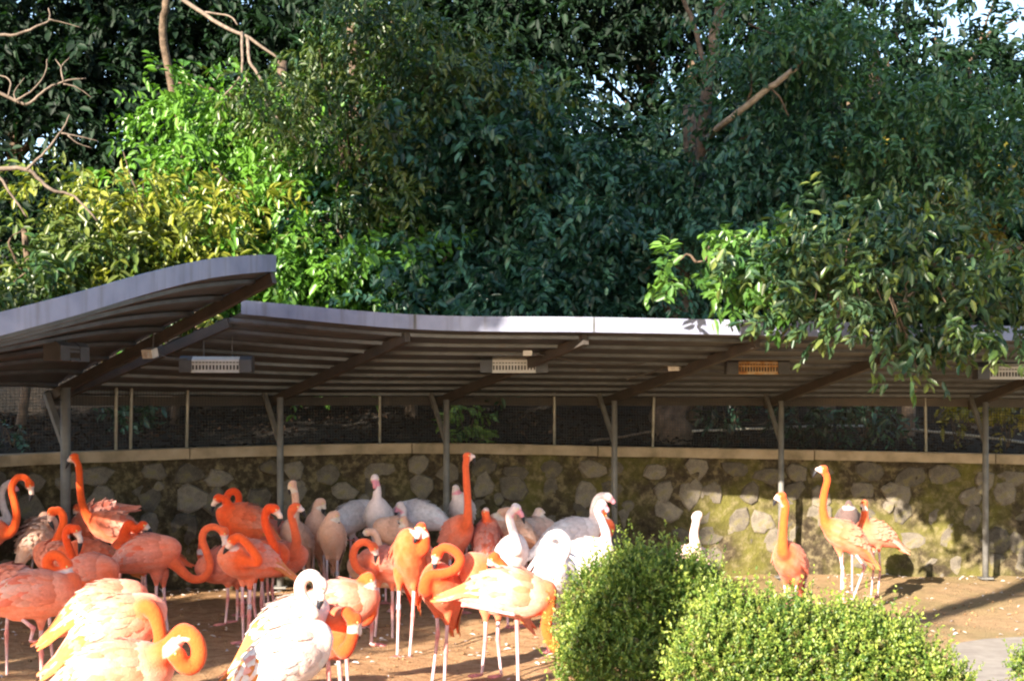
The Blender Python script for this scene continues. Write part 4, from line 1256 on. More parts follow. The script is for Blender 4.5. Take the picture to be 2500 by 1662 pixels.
def blob_px(l):
    """(px, py, distance, rx_px, ry_px, depth radius m) -> world ellipsoid"""
    out = []
    for (px, py, d, rx, ry, rz) in l:
        c = P(px, py, d); s = F / d
        out.append((c.x, c.y, c.z, rx / s, rz, ry / s))
    return out


def limb(parent, pts, r0, r1, mat=None, name='branch', n=8):
    c = catmull([Vector(p) for p in pts], 5)
    c = [q + Vector((random.uniform(-1, 1), random.uniform(-1, 1), random.uniform(-1, 1))) * r0 * 0.25 for q in c]
    rr = [r0 + (r1 - r0) * i / (len(c) - 1) for i in range(len(c))]
    return MB().tube(c, rr, n).build(name, mat or M['bark'], parent, True)


def tree(name, label, base, top, r, blobs, ntw, per, ll, lw, tl, droop, c1, c2, group=None, mat='leaf', limbs=True, shell=0.4, cat='tree', bark=None, tipc=None, out=0.6, spray=9):
    base = Vector(base); top = Vector(top)
    root = empty(name, base); tag(root, label, cat, group)
    midp = base.lerp(top, 0.5) + Vector((random.uniform(-0.2, 0.2), 0, 0))
    limb(root, [base - Vector((0, 0, 0.2)), midp, top], r, r * 0.55, bark, 'trunk', 10)
    if limbs:
        for bl in blobs:
            c = Vector(bl[:3]); f = random.uniform(0.45, 1.0)
            st = base.lerp(top, f)
            mdl = st.lerp(c, 0.5) + Vector((random.uniform(-0.2, 0.2), random.uniform(-0.2, 0.2), random.uniform(0.0, 0.3)))
            limb(root, [st, mdl, c], r * 0.35, r * 0.08, bark, 'branch', 6)
    fr = leaf_frames(blobs, ntw, per, ll, lw, tl, droop, c1, c2, shell=shell, tipc=tipc, out=out, spray=spray)
    tag(link('crown', leaf_mesh('crown', fr, M[mat]), root), kind='stuff')
    return root, fr


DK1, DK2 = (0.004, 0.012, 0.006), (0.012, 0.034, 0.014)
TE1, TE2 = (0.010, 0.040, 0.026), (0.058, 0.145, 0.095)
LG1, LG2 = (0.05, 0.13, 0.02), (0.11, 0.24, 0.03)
YG1, YG2 = (0.045, 0.10, 0.018), (0.23, 0.24, 0.035)
OV1, OV2 = (0.035, 0.07, 0.022), (0.10, 0.14, 0.03)

# --- far row of dark trees
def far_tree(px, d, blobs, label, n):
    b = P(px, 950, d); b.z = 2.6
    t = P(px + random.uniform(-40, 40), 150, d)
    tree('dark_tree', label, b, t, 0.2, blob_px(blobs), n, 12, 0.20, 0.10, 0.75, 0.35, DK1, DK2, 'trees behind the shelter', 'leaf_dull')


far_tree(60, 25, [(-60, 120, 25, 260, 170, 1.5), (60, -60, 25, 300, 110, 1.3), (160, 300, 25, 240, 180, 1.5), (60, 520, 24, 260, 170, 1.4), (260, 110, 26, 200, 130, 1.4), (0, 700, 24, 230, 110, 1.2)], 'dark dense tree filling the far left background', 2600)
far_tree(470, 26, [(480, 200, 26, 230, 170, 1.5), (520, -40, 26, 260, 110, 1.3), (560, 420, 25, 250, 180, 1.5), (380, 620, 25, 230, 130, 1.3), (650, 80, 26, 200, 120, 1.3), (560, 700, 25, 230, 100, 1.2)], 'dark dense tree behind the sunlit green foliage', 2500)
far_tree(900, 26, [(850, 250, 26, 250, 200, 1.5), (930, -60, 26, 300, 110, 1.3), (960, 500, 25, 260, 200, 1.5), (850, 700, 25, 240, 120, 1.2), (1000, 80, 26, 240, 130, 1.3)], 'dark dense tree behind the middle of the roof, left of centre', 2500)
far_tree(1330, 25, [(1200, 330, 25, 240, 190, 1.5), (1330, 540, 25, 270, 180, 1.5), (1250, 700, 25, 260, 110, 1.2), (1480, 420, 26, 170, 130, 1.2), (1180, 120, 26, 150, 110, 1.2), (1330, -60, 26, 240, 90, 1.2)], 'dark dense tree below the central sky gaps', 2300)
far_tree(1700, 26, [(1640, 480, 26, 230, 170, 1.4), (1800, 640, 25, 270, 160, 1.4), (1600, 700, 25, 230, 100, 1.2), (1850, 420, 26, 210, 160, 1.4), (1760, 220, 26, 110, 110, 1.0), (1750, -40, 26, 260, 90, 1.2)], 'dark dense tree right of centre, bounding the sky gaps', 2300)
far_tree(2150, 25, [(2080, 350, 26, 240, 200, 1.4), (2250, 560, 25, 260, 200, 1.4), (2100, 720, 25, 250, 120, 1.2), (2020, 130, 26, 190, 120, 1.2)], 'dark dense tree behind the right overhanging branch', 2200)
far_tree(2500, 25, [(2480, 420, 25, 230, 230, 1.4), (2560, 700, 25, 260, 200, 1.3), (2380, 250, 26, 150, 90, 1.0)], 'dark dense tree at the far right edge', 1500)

far_tree(1560, 27, [(1420, 120, 27, 150, 130, 1.2), (1560, 150, 27, 170, 150, 1.2), (1700, 90, 27, 150, 110, 1.2), (1600, 280, 27, 150, 70, 1.0), (1540, -30, 27, 260, 60, 1.0)], 'thin dark treetop in the central sky gaps', 260)
far_tree(2330, 27, [(2280, 90, 27, 160, 90, 1.2), (2450, 110, 27, 150, 100, 1.2), (2180, 60, 27, 130, 80, 1.0), (2430, -10, 27, 260, 50, 1.0), (2490, 40, 27, 120, 60, 1.0)], 'thin dark treetop in the sky gaps at the upper right', 130)

# --- bright green tree lit by the sun, left of centre
tree('green_tree', 'bright green sunlit broadleaf tree above the left of the roof', (P(640, 900, 19.5).x, 19.5, 1.7), P(690, 150, 19.3), 0.12,
     blob_px([(430, 200, 19, 130, 45, 0.7), (560, 235, 19, 120, 50, 0.7), (600, 310, 18.6, 110, 80, 0.7), (520, 400, 18.8, 130, 90, 0.7), (720, 430, 19, 110, 90, 0.7), (820, 540, 19, 130, 100, 0.7),
              (740, 640, 18.6, 150, 90, 0.7), (640, 540, 19, 140, 90, 0.7), (880, 680, 18.0, 100, 80, 0.6), (860, 620, 17.6, 90, 70, 0.4), (780, 690, 17.4, 110, 50, 0.4), (700, 560, 17.8, 120, 70, 0.4), (560, 690, 18.8, 150, 60, 0.6), (960, 420, 19.4, 70, 60, 0.5), (900, 190, 19.8, 90, 90, 0.6)]),
     1700, 12, 0.140, 0.068, 0.46, 0.5, LG1, LG2, 'trees above the shelter')
# --- yellow green tree at left
tree('yellow_tree', 'yellow-green small tree in front of the wood, just above the left canopy', (P(420, 900, 17.6).x, 17.6, 1.7), P(400, 500, 17.4), 0.06,
     blob_px([(300, 370, 17.2, 50, 50, 0.3), (350, 440, 17.2, 100, 60, 0.4), (400, 520, 17, 150, 70, 0.5), (300, 560, 17, 130, 80, 0.5), (480, 600, 17, 110, 70, 0.4), (340, 660, 17, 150, 60, 0.4), (230, 480, 17.3, 60, 40, 0.3)]),
     430, 11, 0.155, 0.06, 0.42, 0.6, YG1, YG2, 'trees above the shelter')
tree('yellow_tree', 'yellow-green foliage at the left edge above the canopy', (P(40, 900, 16.2).x, 16.2, 1.7), P(60, 560, 16.2), 0.06,
     blob_px([(60, 560, 16, 100, 60, 0.4), (110, 650, 16, 130, 70, 0.4), (20, 700, 16, 120, 70, 0.4), (180, 640, 16.2, 80, 60, 0.3)]),
     330, 11, 0.15, 0.06, 0.42, 0.5, (0.03, 0.075, 0.02), (0.12, 0.145, 0.028), 'trees above the shelter')
# --- upper middle hanging foliage: mottled olive and yellowing
tree('olive_tree', 'mottled olive and yellowing foliage hanging down the upper middle', (P(900, 900, 20).x, 20.0, 1.9), P(860, 60, 19.0), 0.12,
     blob_px([(780, 120, 17.5, 110, 110, 0.7), (760, 260, 17.5, 100, 110, 0.6), (850, 330, 17.4, 90, 110, 0.6), (960, 60, 17.5, 140, 60, 0.6), (1090, 90, 17.4, 130, 80, 0.6), (1180, 210, 17.4, 90, 70, 0.5), (1080, 170, 17.4, 100, 60, 0.5), (820, 470, 17.4, 60, 90, 0.4)]),
     900, 11, 0.120, 0.047, 0.40, 0.55, (0.018, 0.052, 0.020), (0.085, 0.115, 0.026), 'trees above the shelter')
# --- big bluish dark-green tree in the middle
tree('teal_tree', 'broad blue-green shaded tree over the middle of the roof', (P(1240, 900, 20.2).x, 20.2, 1.9), P(1230, 200, 20.0), 0.16,
     blob_px([(1040, 290, 18, 140, 90, 0.7), (1200, 300, 18, 150, 100, 0.7), (1280, 220, 18, 80, 80, 0.6), (1420, 400, 18, 130, 70, 0.7), (1180, 400, 18, 160, 70, 0.6), (930, 480, 18, 110, 70, 0.6), (1300, 470, 18.4, 180, 80, 0.7),
              (1080, 640, 17.6, 140, 80, 0.6), (1230, 660, 17.6, 150, 90, 0.6), (1390, 560, 17.8, 130, 80, 0.6), (1130, 730, 17.4, 140, 50, 0.5), (1300, 740, 17.4, 140, 40, 0.5), (1480, 500, 18, 120, 80, 0.6), (1520, 620, 18, 120, 90, 0.6), (1000, 570, 18.4, 120, 80, 0.6)]),
     2000, 12, 0.128, 0.066, 0.44, 0.55, TE1, TE2, 'trees above the shelter')
tree('teal_tree', 'blue-green shaded tree between the sky gaps and the pale bare limb', (P(1660, 900, 20.6).x, 20.6, 1.9), P(1690, 260, 20.4), 0.17,
     blob_px([(1640, 400, 18.6, 140, 90, 0.7), (1760, 370, 18.6, 110, 90, 0.6), (1700, 500, 18.4, 150, 90, 0.7), (1840, 330, 18, 120, 90, 0.6), (1900, 440, 18, 130, 90, 0.6), (1650, 640, 18, 120, 70, 0.6), (1760, 600, 18, 120, 80, 0.6), (1560, 680, 17.6, 90, 70, 0.5)]),
     1250, 12, 0.122, 0.06, 0.42, 0.5, TE1, TE2, 'trees above the shelter')
tree('teal_tree', 'green tree crown along the upper right, thin against the sky', (P(2120, 900, 19.6).x, 19.6, 1.9), P(2140, 180, 19.4), 0.14,
     blob_px([(1830, 60, 17.2, 110, 70, 0.5), (1880, 150, 17.2, 110, 80, 0.5), (1960, 100, 17.4, 100, 80, 0.5), (2060, 220, 17.6, 120, 90, 0.6), (2180, 330, 17.6, 150, 90, 0.6), (2330, 270, 17.4, 130, 80, 0.6), (2440, 340, 17.4, 120, 110, 0.6), (2110, 110, 18, 90, 70, 0.6), (2250, 420, 17.6, 160, 60, 0.5), (2010, 330, 17.6, 120, 70, 0.5)]),
     1350, 12, 0.112, 0.05, 0.40, 0.45, (0.014, 0.050, 0.026), (0.065, 0.145, 0.062), 'trees above the shelter')
tree('teal_tree', 'golden-tinged tree deep in the wood at the right edge', (P(2420, 900, 22).x, 22.0, 2.2), P(2420, 420, 22), 0.1,
     blob_px([(2400, 430, 21.5, 130, 80, 0.6), (2470, 520, 21.5, 120, 90, 0.6), (2300, 380, 21.5, 90, 60, 0.5)]), 300, 11, 0.16, 0.08, 0.46, 0.4, (0.10, 0.10, 0.02), (0.30, 0.22, 0.03), 'trees above the shelter')


# --- near branch overhanging the roof at right: its largest leaves are separate parts
def overhang():
    global rng
    rng = np.random.default_rng(5)
    base = Vector((6.6, 11.2, -0.05)); top = Vector((6.2, 11.3, 5.0))
    bl = blob_px([(2080, 560, 11.6, 150, 70, 0.4), (2240, 540, 11.6, 170, 90, 0.45), (1960, 640, 11.5, 120, 60, 0.35), (2110, 660, 11.4, 170, 70, 0.4), (2300, 650, 11.4, 170, 80, 0.45), (2440, 600, 11.4, 130, 110, 0.45),
                  (1990, 735, 11.3, 110, 40, 0.3), (2160, 750, 11.3, 130, 60, 0.35), (2320, 760, 11.3, 130, 60, 0.35), (2450, 760, 11.3, 100, 70, 0.35), (2200, 810, 11.2, 60, 40, 0.2), (2225, 850, 11.2, 40, 30, 0.12), (2235, 880, 11.2, 30, 25, 0.1), (2240, 900, 11.2, 20, 20, 0.08), (2380, 790, 11.2, 40, 25, 0.2), (2120, 790, 11.2, 40, 25, 0.2)])
    root = empty('overhanging_tree', base)
    tag(root, 'near tree whose leafy branch hangs over the roof at the right', 'tree', 'trees above the shelter')
    limb(root, [base - Vector((0, 0, 0.1)), Vector((6.3, 11.2, 2.5)), top], 0.12, 0.08, None, 'trunk', 10)
    bough = catmull([Vector((6.25, 11.25, 3.7)), P(2680, 560, 11.4), P(2420, 620, 11.5), P(2200, 640, 11.5), P(2000, 650, 11.6), P(1830, 640, 11.9), P(1700, 640, 12.1)], 6)
    limb(root, bough[::3], 0.024, 0.008, None, 'branch', 7)
    def twig(c):
        q = min(bough, key=lambda v: (v - c).length + max(0, c.x - v.x) * -0.3)
        limb(root, [q, q.lerp(c, 0.5) + Vector((0, 0, 0.06)), c], 0.014, 0.005, None, 'branch', 6)
    for b in bl: twig(Vector(b[:3]))
    fr = leaf_frames(bl, 700, 10, 0.102, 0.043, 0.19, 0.5, (0.016, 0.048, 0.028), (0.060, 0.110, 0.050), shell=0.45, tipc=(0.15, 0.18, 0.04), spray=4, clump=0.0)
    lo = blob_px([(1660, 635, 12.1, 60, 30, 0.2), (1740, 600, 12.1, 60, 35, 0.25), (1800, 570, 12, 60, 40, 0.25), (1780, 660, 11.95, 60, 40, 0.22), (1800, 700, 11.95, 35, 25, 0.2), (1900, 650, 11.8, 80, 40, 0.3)])
    for b in lo: twig(Vector(b[:3]))
    fr2 = leaf_frames(lo, 120, 10, 0.115, 0.056, 0.17, 0.5, (0.03, 0.085, 0.02), (0.10, 0.20, 0.035), shell=0.45, spray=4, clump=0.0)
    fr = tuple(np.concatenate([x, y]) for x, y in zip(fr, fr2))
    o = fr[0]; near = np.argsort(o[:, 1] - 0.15 * fr[4] * 10)[:300]
    mask = np.ones(len(o), bool); mask[near] = False
    tag(link('crown', leaf_mesh('crown', tuple(x[mask] for x in fr), M['leaf']), root), kind='stuff')
    # five tints of one leaf mesh
    tints = [(0.03, 0.065, 0.022), (0.055, 0.10, 0.025), (0.09, 0.14, 0.03), (0.14, 0.18, 0.03), (0.22, 0.23, 0.03)]
    mes = []
    for t in tints:
        f1 = (np.zeros((1, 3)), np.array([[1.0, 0, 0]]), np.array([[0, 1.0, 0]]), np.array([[0, 0, 1.0]]), np.array([1.0]), np.array([1.0]), np.array([t]))
        mes.append(leaf_mesh('leaf', f1, M['leaf']))
    lum = fr[6][near].sum(1)
    for i, l in zip(near, lum):
        k = int(np.argmin([abs(sum(t) - l) for t in tints]))
        lf = bpy.data.objects.new('leaf', mes[k]); COL.objects.link(lf); lf.parent = root
        d, s, n = Vector(fr[1][i]), Vector(fr[2][i]), Vector(fr[3][i])
        Mx = Matrix((d * fr[4][i], s * fr[5][i], n * fr[4][i])).transposed().to_4x4()
        Mx.translation = Vector(o[i]) - root.location
        lf.matrix_basis = Mx


overhang()


# --- bare-branched tree at the left edge
def bare_tree():
    base = Vector((-6.4, 14.6, 0)); root = empty('bare_tree', base)
    tag(root, 'leafless pale branches reaching in from the left edge', 'tree')
    pb = M['pale_bark']; d = 14.6
    limb(root, [base - Vector((0, 0, 0.1)), Vector((-6.5, 14.6, 2.5)), Vector((-6.3, 14.6, 6.4))], 0.12, 0.07, pb, 'trunk', 10)
    def br(pts, r0, r1): limb(root, [P(x, y, d + (i * 0.05)) for i, (x, y) in enumerate(pts)], r0 * 0.72, r1 * 0.7, pb, 'branch', 7)
    br([(-190, 470), (-60, 420), (0, 413), (70, 415), (120, 460), (180, 480), (240, 540)], 0.05, 0.014)
    br([(-180, 300), (-40, 225), (15, 235), (65, 255), (110, 220), (155, 200), (210, 190)], 0.035, 0.009)
    br([(65, 415), (110, 370), (150, 320), (170, 280)], 0.022, 0.008)
    br([(150, 325), (200, 335), (240, 345)], 0.014, 0.005)
    br([(165, 330), (190, 350), (225, 362)], 0.012, 0.005)
    br([(-180, 180), (-40, 95), (40, 85), (90, 65), (120, 50), (118, 20)], 0.03, 0.008)
    br([(120, 48), (150, 55), (200, 68)], 0.014, 0.004)
    br([(40, 245), (80, 220), (110, 180), (115, 145)], 0.016, 0.006)
    br([(155, 200), (150, 165), (170, 140)], 0.014, 0.005)
    br([(150, 165), (135, 145)], 0.010, 0.005)
    br([(155, 205), (190, 215), (225, 240)], 0.013, 0.005)
    br([(-160, 380), (-20, 420), (30, 480), (65, 530)], 0.03, 0.012)
    br([(20, 235), (25, 200), (0, 185), (-60, 190)], 0.012, 0.008)
    br([(40, 250), (35, 225), (60, 190)], 0.012, 0.005)


bare_tree()


# --- limbs in the upper part of the wood
def limb_tree(label, base, segs, mat, group='bare limbs in the wood'):
    root = empty('wood_tree', base); tag(root, label, 'tree', group)
    for i, (pts, r0, r1) in enumerate(segs): limb(root, pts, r0, r1, M['bark'] if i == 0 else (M['limb_bark'] if r1 == 0.036 else mat), 'trunk' if i == 0 else 'branch', 9)


b = P(1690, 900, 19.2); b.z = 1.7
limb_tree('dark trunk with a thick pale lit limb reaching up right of centre', b,
          [([b - Vector((0, 0, 0.2)), P(1710, 500, 19.2), P(1722, 280, 19.2), P(1745, 100, 19.2), P(1765, -60, 19.2)], 0.11, 0.06),
           ([P(1718, 345, 19.1), P(1790, 285, 17.4), P(1880, 214, 16.9), P(1946, 165, 16.6)], 0.045, 0.036),
           ([P(1880, 214, 16.9), P(1905, 240, 16.8), P(1925, 285, 16.8)], 0.016, 0.008),
           ([P(1820, 262, 17.2), P(1835, 215, 17.1), P(1830, 160, 17.1)], 0.016, 0.007),
           ([P(1946, 165, 16.6), P(1975, 130, 16.5), P(1985, 80, 16.5)], 0.02, 0.008),
           ([P(1728, 200, 19.2), P(1700, 80, 19.2), P(1660, -20, 19.2)], 0.04, 0.03)], M['bark'])
b = P(500, 900, 20.5); b.z = 2.0
limb_tree('slanting thin branches at the top left of the wood', b,
          [([b - Vector((0, 0, 0.2)), P(470, 500, 20.5), P(400, 110, 20.0), P(405, 10, 19.8), P(410, -80, 19.8)], 0.07, 0.045),
           ([P(405, -30, 18.5), P(520, 50, 18.2), P(610, 95, 18.0), P(680, 145, 18.0)], 0.03, 0.016),
           ([P(590, 80, 18), P(592, 150, 17.8), P(585, 190, 17.8), P(545, 235, 17.8)], 0.02, 0.01),
           ([P(605, 95, 18), P(610, 150, 17.8), P(640, 200, 17.8), P(655, 260, 17.8), P(730, 350, 17.8)], 0.024, 0.012),
           ([P(500, 30, 18.3), P(560, 40, 18.2), P(580, 62, 18.1)], 0.014, 0.008),
           ([P(600, 190, 17.8), P(615, 225, 17.8)], 0.012, 0.006)], M['pale_bark'])
# trunks seen through the mesh fence
for px, d, r, lean, lab in ((1636, 17.8, 0.23, 12, 'thick brown trunk just behind the mesh fence, right of centre'),
                            (310, 17.2, 0.065, 0, 'slim brown trunk behind the fence at left between two thin posts'),
                            (2012, 18.4, 0.12, 25, 'leaning brown trunk behind the fence near the right posts'),
                            (2215, 18.2, 0.09, 5, 'slim reddish trunk behind the fence at far right'),
                            (1010, 18.6, 0.08, -15, 'slim dark trunk behind the fence left of the third post')):
    b = P(px, 1060, d); b.z = 1.55
    root = empty('forest_tree', b); tag(root, lab, 'tree', 'trunks behind the fence')
    limb(root, [b - Vector((0, 0, 0.2)), P(px + lean * 0.4, 950, d), P(px + lean, 800, d), P(px + lean * 1.6, 600, d + 0.3)], r * 1.15, r * 0.7, M['bark'], 'trunk', 12)
    fr = leaf_frames(blob_px([(px + lean * 1.6, 620, d + 0.5, 110, 80, 0.5)]), 90, 11, 0.14, 0.07, 0.4, 0.4, TE1, TE2)
    tag(link('crown', leaf_mesh('crown', fr, M['leaf_dull']), root), kind='stuff')


# low plants on the bank behind the fence
def plant(px, py, d, rx, ry, n, ll, c1, c2, label, name='bank_shrub'):
    b = P(px, py, d); b.z = cap_z(min(max(px, -400), 2690)) + 0.05
    root = empty(name, b); tag(root, label, 'shrub', 'plants on the bank')
    for k in range(4):
        a = random.uniform(0, 6.28)
        limb(root, [b, b + Vector((math.cos(a) * 0.08, math.sin(a) * 0.05, 0.2)), P(px + rx * 0.6 * math.cos(a), py - ry * 0.5 * random.random(), d)], 0.008, 0.003, None, 'stem', 5)
    fr = leaf_frames(blob_px([(px, py, d, rx, ry, 0.2)]), n, 8, ll, ll * 0.48, 0.22, 0.3, c1, c2)
    tag(link('foliage', leaf_mesh('foliage', fr, M['leaf']), root), kind='stuff')


plant(1140, 1020, 16.9, 40, 50, 26, 0.13, (0.03, 0.09, 0.02), (0.16, 0.26, 0.03), 'small green plant behind the fence by the third post')
plant(2460, 1015, 17.0, 60, 45, 34, 0.11, (0.12, 0.10, 0.01), (0.34, 0.26, 0.02), 'yellow-green plant behind the fence at the right edge')
plant(2340, 1010, 17.1, 35, 40, 20, 0.11, (0.10, 0.10, 0.01), (0.26, 0.22, 0.02), 'small yellowish plant behind the fence left of the last post')
plant(1960, 1010, 17.3, 90, 60, 60, 0.10, DK1, TE2, 'dark green plant clump behind the fence at right')
plant(2110, 1030, 17.4, 100, 60, 70, 0.10, DK1, TE2, 'wide dark green plant clump behind the fence near the slim reddish trunk')
plant(1780, 1000, 17.6, 60, 70, 40, 0.11, DK1, TE2, 'dark green sapling behind the fence beside the thick trunk')
plant(330, 1010, 16.6, 45, 55, 28, 0.12, DK1, TE2, 'dark leafy sapling behind the fence at left')
plant(30, 1070, 15.0, 40, 30, 20, 0.09, DK1, TE2, 'small dark plant on the bank at the left edge')


def litter():
    n = 9000
    s = rng.uniform(0.1, WS[-1] - 0.2, n); r = rng.uniform(0.05, 5.5, n) ** 1.0
    V = []
    o = np.zeros((n, 3))
    for i in range(n):
        p, t, nn = wall_at(s[i])
        o[i] = (p.x - nn.x * (0.2 + r[i]), p.y - nn.y * (0.2 + r[i]), p.z - 0.06 + 0.14 * r[i] + 0.03 + (0.1 * r[i] if r[i] > 4 else 0))
    d = norm(rng.normal(size=(n, 3)) * np.array([1, 1, 0.35])); up = norm(np.array([[0, -0.3, 1.0]]) + rng.normal(size=(n, 3)) * 0.4)
    sd_ = norm(np.cross(d, up)); nn = np.cross(sd_, d)
    m = rng.random(n)[:, None] ** 2.0
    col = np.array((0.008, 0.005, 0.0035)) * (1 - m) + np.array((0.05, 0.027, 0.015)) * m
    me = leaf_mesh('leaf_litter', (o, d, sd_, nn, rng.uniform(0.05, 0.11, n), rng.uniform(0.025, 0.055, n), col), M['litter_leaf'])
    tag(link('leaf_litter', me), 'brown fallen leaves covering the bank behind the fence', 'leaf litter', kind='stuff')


litter()


# ------------------------------------------------------------------ boxwood bushes
def bush(blobs, base, n, label, seed, name='boxwood_bush'):
    b = Vector(base); root = empty(name, b); tag(root, label, 'bush', 'clipped bushes in the foreground')
    W = blob_px(blobs)
    for w_ in list(W):      # uneven growth: knobs of new shoots over the outline
        for q in range(4):
            a_ = random.uniform(0.1, math.pi - 0.1); f_ = random.uniform(0.8, 0.98)
            W.append((w_[0] + math.cos(a_) * w_[3] * f_, w_[1] - random.uniform(0, 0.5) * w_[4], w_[2] + math.sin(a_) * w_[5] * f_, w_[3] * random.uniform(0.14, 0.26), w_[4] * 0.25, w_[5] * random.uniform(0.14, 0.3)))
    for k in range(16):
        bl = random.choice(W); c = Vector(bl[:3]) + Vector((random.uniform(-1, 1) * bl[3], random.uniform(-1, 1) * bl[4], random.uniform(0.0, 0.9) * bl[5]))
        limb(root, [b + Vector((random.uniform(-0.15, 0.15), random.uniform(-0.1, 0.1), -0.05)), b.lerp(c, 0.55) + Vector((0, 0, 0.06)), c], 0.014, 0.004, M['pale_bark'], 'stem', 5)
    fr = leaf_frames(W, n, 13, 0.023, 0.0135, 0.085, -0.5, (0.045, 0.10, 0.018), (0.15, 0.215, 0.035), shell=0.16, out=0.8, tipc=(0.32, 0.36, 0.08), spray=1, tvar=0.8)
    f2 = leaf_frames(W, n // 9, 22, 0.022, 0.013, 0.17, -0.9, (0.06, 0.12, 0.02), (0.14, 0.20, 0.03), shell=0.06, out=0.7, tipc=(0.26, 0.30, 0.05), tvar=0.5)
    f3 = leaf_frames(W, n // 8, 13, 0.022, 0.013, 0.08, 0.1, (0.10, 0.075, 0.03), (0.20, 0.17, 0.06), shell=0.12, out=0.6)
    fr = tuple(np.concatenate([x, y, z]) for x, y, z in zip(fr, f2, f3))
    tag(link('foliage', leaf_mesh('foliage', fr, M['boxleaf']), root), kind='stuff')


bush([(1570, 1570, 8.9, 185, 170, 0.42), (1520, 1490, 8.9, 140, 100, 0.34), (1610, 1450, 8.9, 120, 95, 0.32), (1560, 1405, 8.9, 70, 45, 0.22), (1680, 1450, 8.9, 70, 70, 0.25), (1440, 1540, 8.85, 70, 90, 0.26), (1510, 1640, 8.7, 150, 120, 0.4), (1690, 1560, 8.9, 80, 140, 0.34)],
     (P(1570, 1700, 8.9).x, 8.9, 0), 6200, 'upright rounded boxwood bush right of the flamingos', 1)
bush([(1960, 1680, 7.6, 310, 150, 0.48), (1850, 1600, 7.6, 170, 100, 0.38), (2040, 1620, 7.6, 190, 95, 0.38), (2190, 1690, 7.6, 150, 95, 0.36), (1760, 1640, 7.6, 110, 130, 0.34), (1880, 1540, 7.7, 120, 55, 0.28), (1780, 1520, 7.7, 70, 50, 0.24), (2010, 1565, 7.7, 90, 45, 0.26), (2150, 1620, 7.6, 80, 45, 0.24), (2290, 1705, 7.6, 70, 55, 0.22)],
     (P(1980, 1860, 7.6).x, 7.6, 0), 7600, 'wide low boxwood bush in the right foreground', 2)
bush([(2530, 1640, 8.0, 40, 50, 0.2), (2580, 1690, 8.0, 70, 70, 0.25)], (P(2560, 1800, 8).x, 8.0, 0), 420, 'leafy bush corner at the bottom right edge', 3)


# ------------------------------------------------------------------ debris on the ground
def debris():
    n = 700
    y = rng.uniform(7.5, 15.6, n); x = rng.uniform(-0.38, 0.38, n) * y
    keep = ~((x > 3.0) & (y < 11.6)); x, y = x[keep], y[keep]; n = len(x)
    # a drift of feathers along the foot of the wall
    s = rng.uniform(1.5, WS[-1] - 1.5, 260); ex = []; ey = []
    for q in s:
        p, t, nn = wall_at(q); r = 0.12 + abs(rng.normal()) * 0.35
        ex.append(p.x + nn.x * r); ey.append(p.y + nn.y * r)
    x = np.concatenate([x, ex]); y = np.concatenate([y, ey]); n = len(x)
    o = np.stack([x, y, np.array([hz(a, b_) for a, b_ in zip(x, y)]) + 0.010], 1)
    d = norm(rng.normal(size=(n, 3)) * np.array([1, 1, 0.12])); up = norm(np.array([[0, 0, 1.0]]) + rng.normal(size=(n, 3)) * 0.25)
    sd_ = norm(np.cross(d, up)); nn = np.cross(sd_, d)
    m = rng.random(n)[:, None]
    col = np.array((0.55, 0.42, 0.36)) * (1 - m) + np.array((0.80, 0.74, 0.72)) * m
    me = leaf_mesh('fallen_feathers', (o, d, sd_, nn, rng.uniform(0.025, 0.085, n), rng.uniform(0.012, 0.032, n), col), M['feather'])
    tag(link('fallen_feathers', me), 'small pale feathers scattered over the sandy ground', 'feathers', kind='stuff')
    # clods and pebbles
    n = 1100; mb = MB()
    for i in range(n):
        yy = random.uniform(7.5, 15.5); xx = random.uniform(-0.38, 0.38) * yy
        if xx > 2.9 and yy < 11.7: continue
        r = random.uniform(0.006, 0.022); c = Vector((xx, yy, hz(xx, yy) + r * 0.3))
        g = random.uniform(0.5, 1.2); colr = (0.30 * g, 0.17 * g, 0.085 * g)
        q = [c + Vector((random.uniform(0.7, 1.2) * r * v[0], random.uniform(0.7, 1.2) * r * v[1], random.uniform(0.5, 0.9) * r * v[2])) for v in ((1, 0, 0), (0, 1, 0), (-1, 0, 0), (0, -1, 0), (0, 0, 1), (0, 0, -1))]
        mb.add(q, [(0, 1, 4), (1, 2, 4), (2, 3, 4), (3, 0, 4), (1, 0, 5), (2, 1, 5), (3, 2, 5), (0, 3, 5)], colr)
    tag(mb.build('soil_clods', M['litter_leaf']), 'small clods of earth scattered over the pen floor', 'clods', kind='stuff')


debris()


# ------------------------------------------------------------------ unseen trees by the viewer, crowns shaped to throw the dappled shade
def unseen_shade_tree(label, base, blobs, n, ll):
    top = Vector((blobs[0][0], blobs[0][1], blobs[0][2]))
    tree('unseen_shade_tree', label, base, top, 0.22, blobs, n, 10, ll, ll * 0.5, 0.4, 0.3, TE1, TE2, 'unseen trees shaped to cast shade', 'leaf_dull', shell=0.5, spray=1)


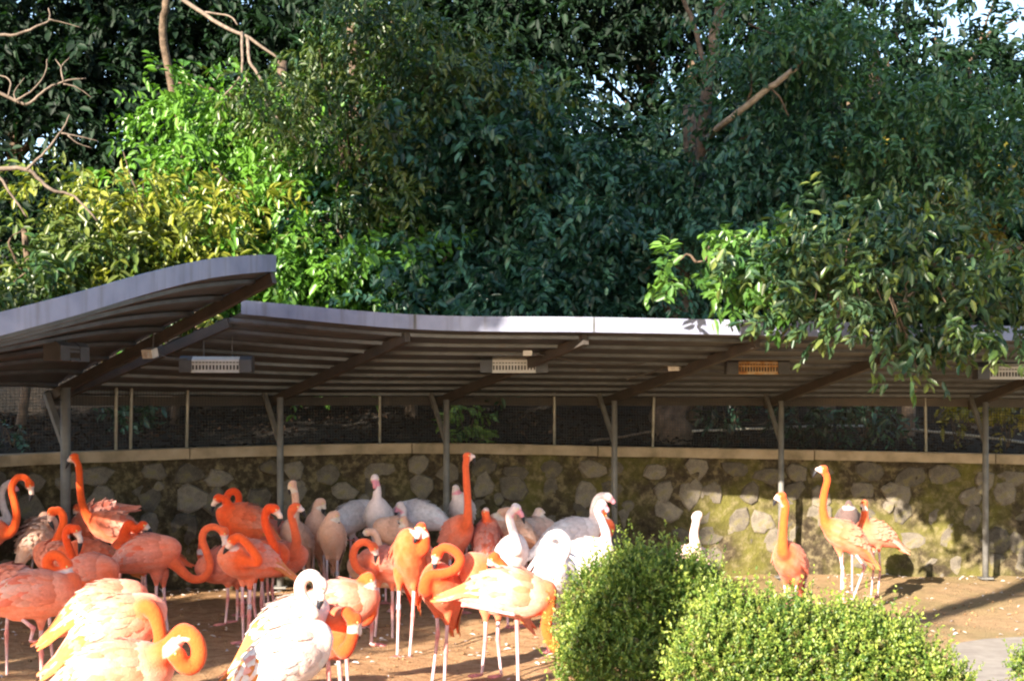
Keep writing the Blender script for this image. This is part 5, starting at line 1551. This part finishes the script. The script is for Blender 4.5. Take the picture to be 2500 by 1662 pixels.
# (the crown of the tall one is high enough to shade the wood; the lower one shades the left of the pen)
unseen_shade_tree('unseen tall tree at left, crown shaped to shade the wood', (-12.5, 0.5, 0), [(-7.4, 2, 12.0, 2.4, 1.5, 2.4), (-10.2, 2, 12.0, 1.7, 1.5, 2.3), (-4.3, 2, 12.2, 2.0, 1.5, 2.4), (-1.5, 2, 12.0, 1.6, 1.5, 2.3), (-9.0, 2, 14.2, 2.0, 1.4, 1.2), (-11.3, 2, 9.0, 1.3, 0.8, 0.6), (-8.7, 2, 9.0, 1.4, 0.8, 0.6), (-6.2, 2, 9.1, 1.4, 0.8, 0.6), (-3.6, 2, 9.2, 1.5, 0.8, 0.6), (-14.2, 2, 8.3, 1.7, 0.8, 0.9)], 2500, 0.30)
unseen_shade_tree('unseen spreading tree at left, crown shaped to shade the left of the pen', (-10.4, 1.2, 0), [(-8.7, 2, 6.9, 1.25, 0.9, 1.35), (-8.6, 2, 4.7, 1.1, 0.8, 0.85), (-10.2, 2, 7.4, 1.4, 0.9, 0.9), (-10.2, 2, 4.8, 0.9, 0.8, 0.7), (-12.9, 2, 6.3, 1.0, 0.9, 1.7), (-11.8, 2, 7.5, 1.2, 0.9, 0.7), (-11.5, 2, 4.6, 0.8, 0.7, 0.6), (-9.4, 2, 5.9, 0.8, 0.6, 0.6), (-7.95, 2, 6.3, 0.45, 0.5, 0.9), (-7.95, 2, 7.7, 0.5, 0.5, 0.5), (-8.1, 2, 5.4, 0.4, 0.5, 0.5), *([(-6.72, 2, 5.95, 0.26, 0.25, 0.14)] * 5)], 1750, 0.24)  # last clump, repeated, is added to shade one white bird
unseen_shade_tree('unseen slender tree added to shade part of the boxwood', (-3.5, 1.9, 0), [(-3.5, 2, 4.6, 0.25, 0.3, 0.3), (-3.42, 2, 3.8, 0.06, 0.2, 0.4)], 60, 0.12)
unseen_shade_tree('unseen tall thin tree added to dapple the overhanging branch', (-7.0, -1.5, 0), [(-2.6, 2, 7.4, 1.2, 0.6, 0.9), (-1.6, 2, 7.0, 0.9, 0.6, 0.9), (-3.2, 2, 8.3, 1.2, 0.6, 0.5)], 130, 0.22)
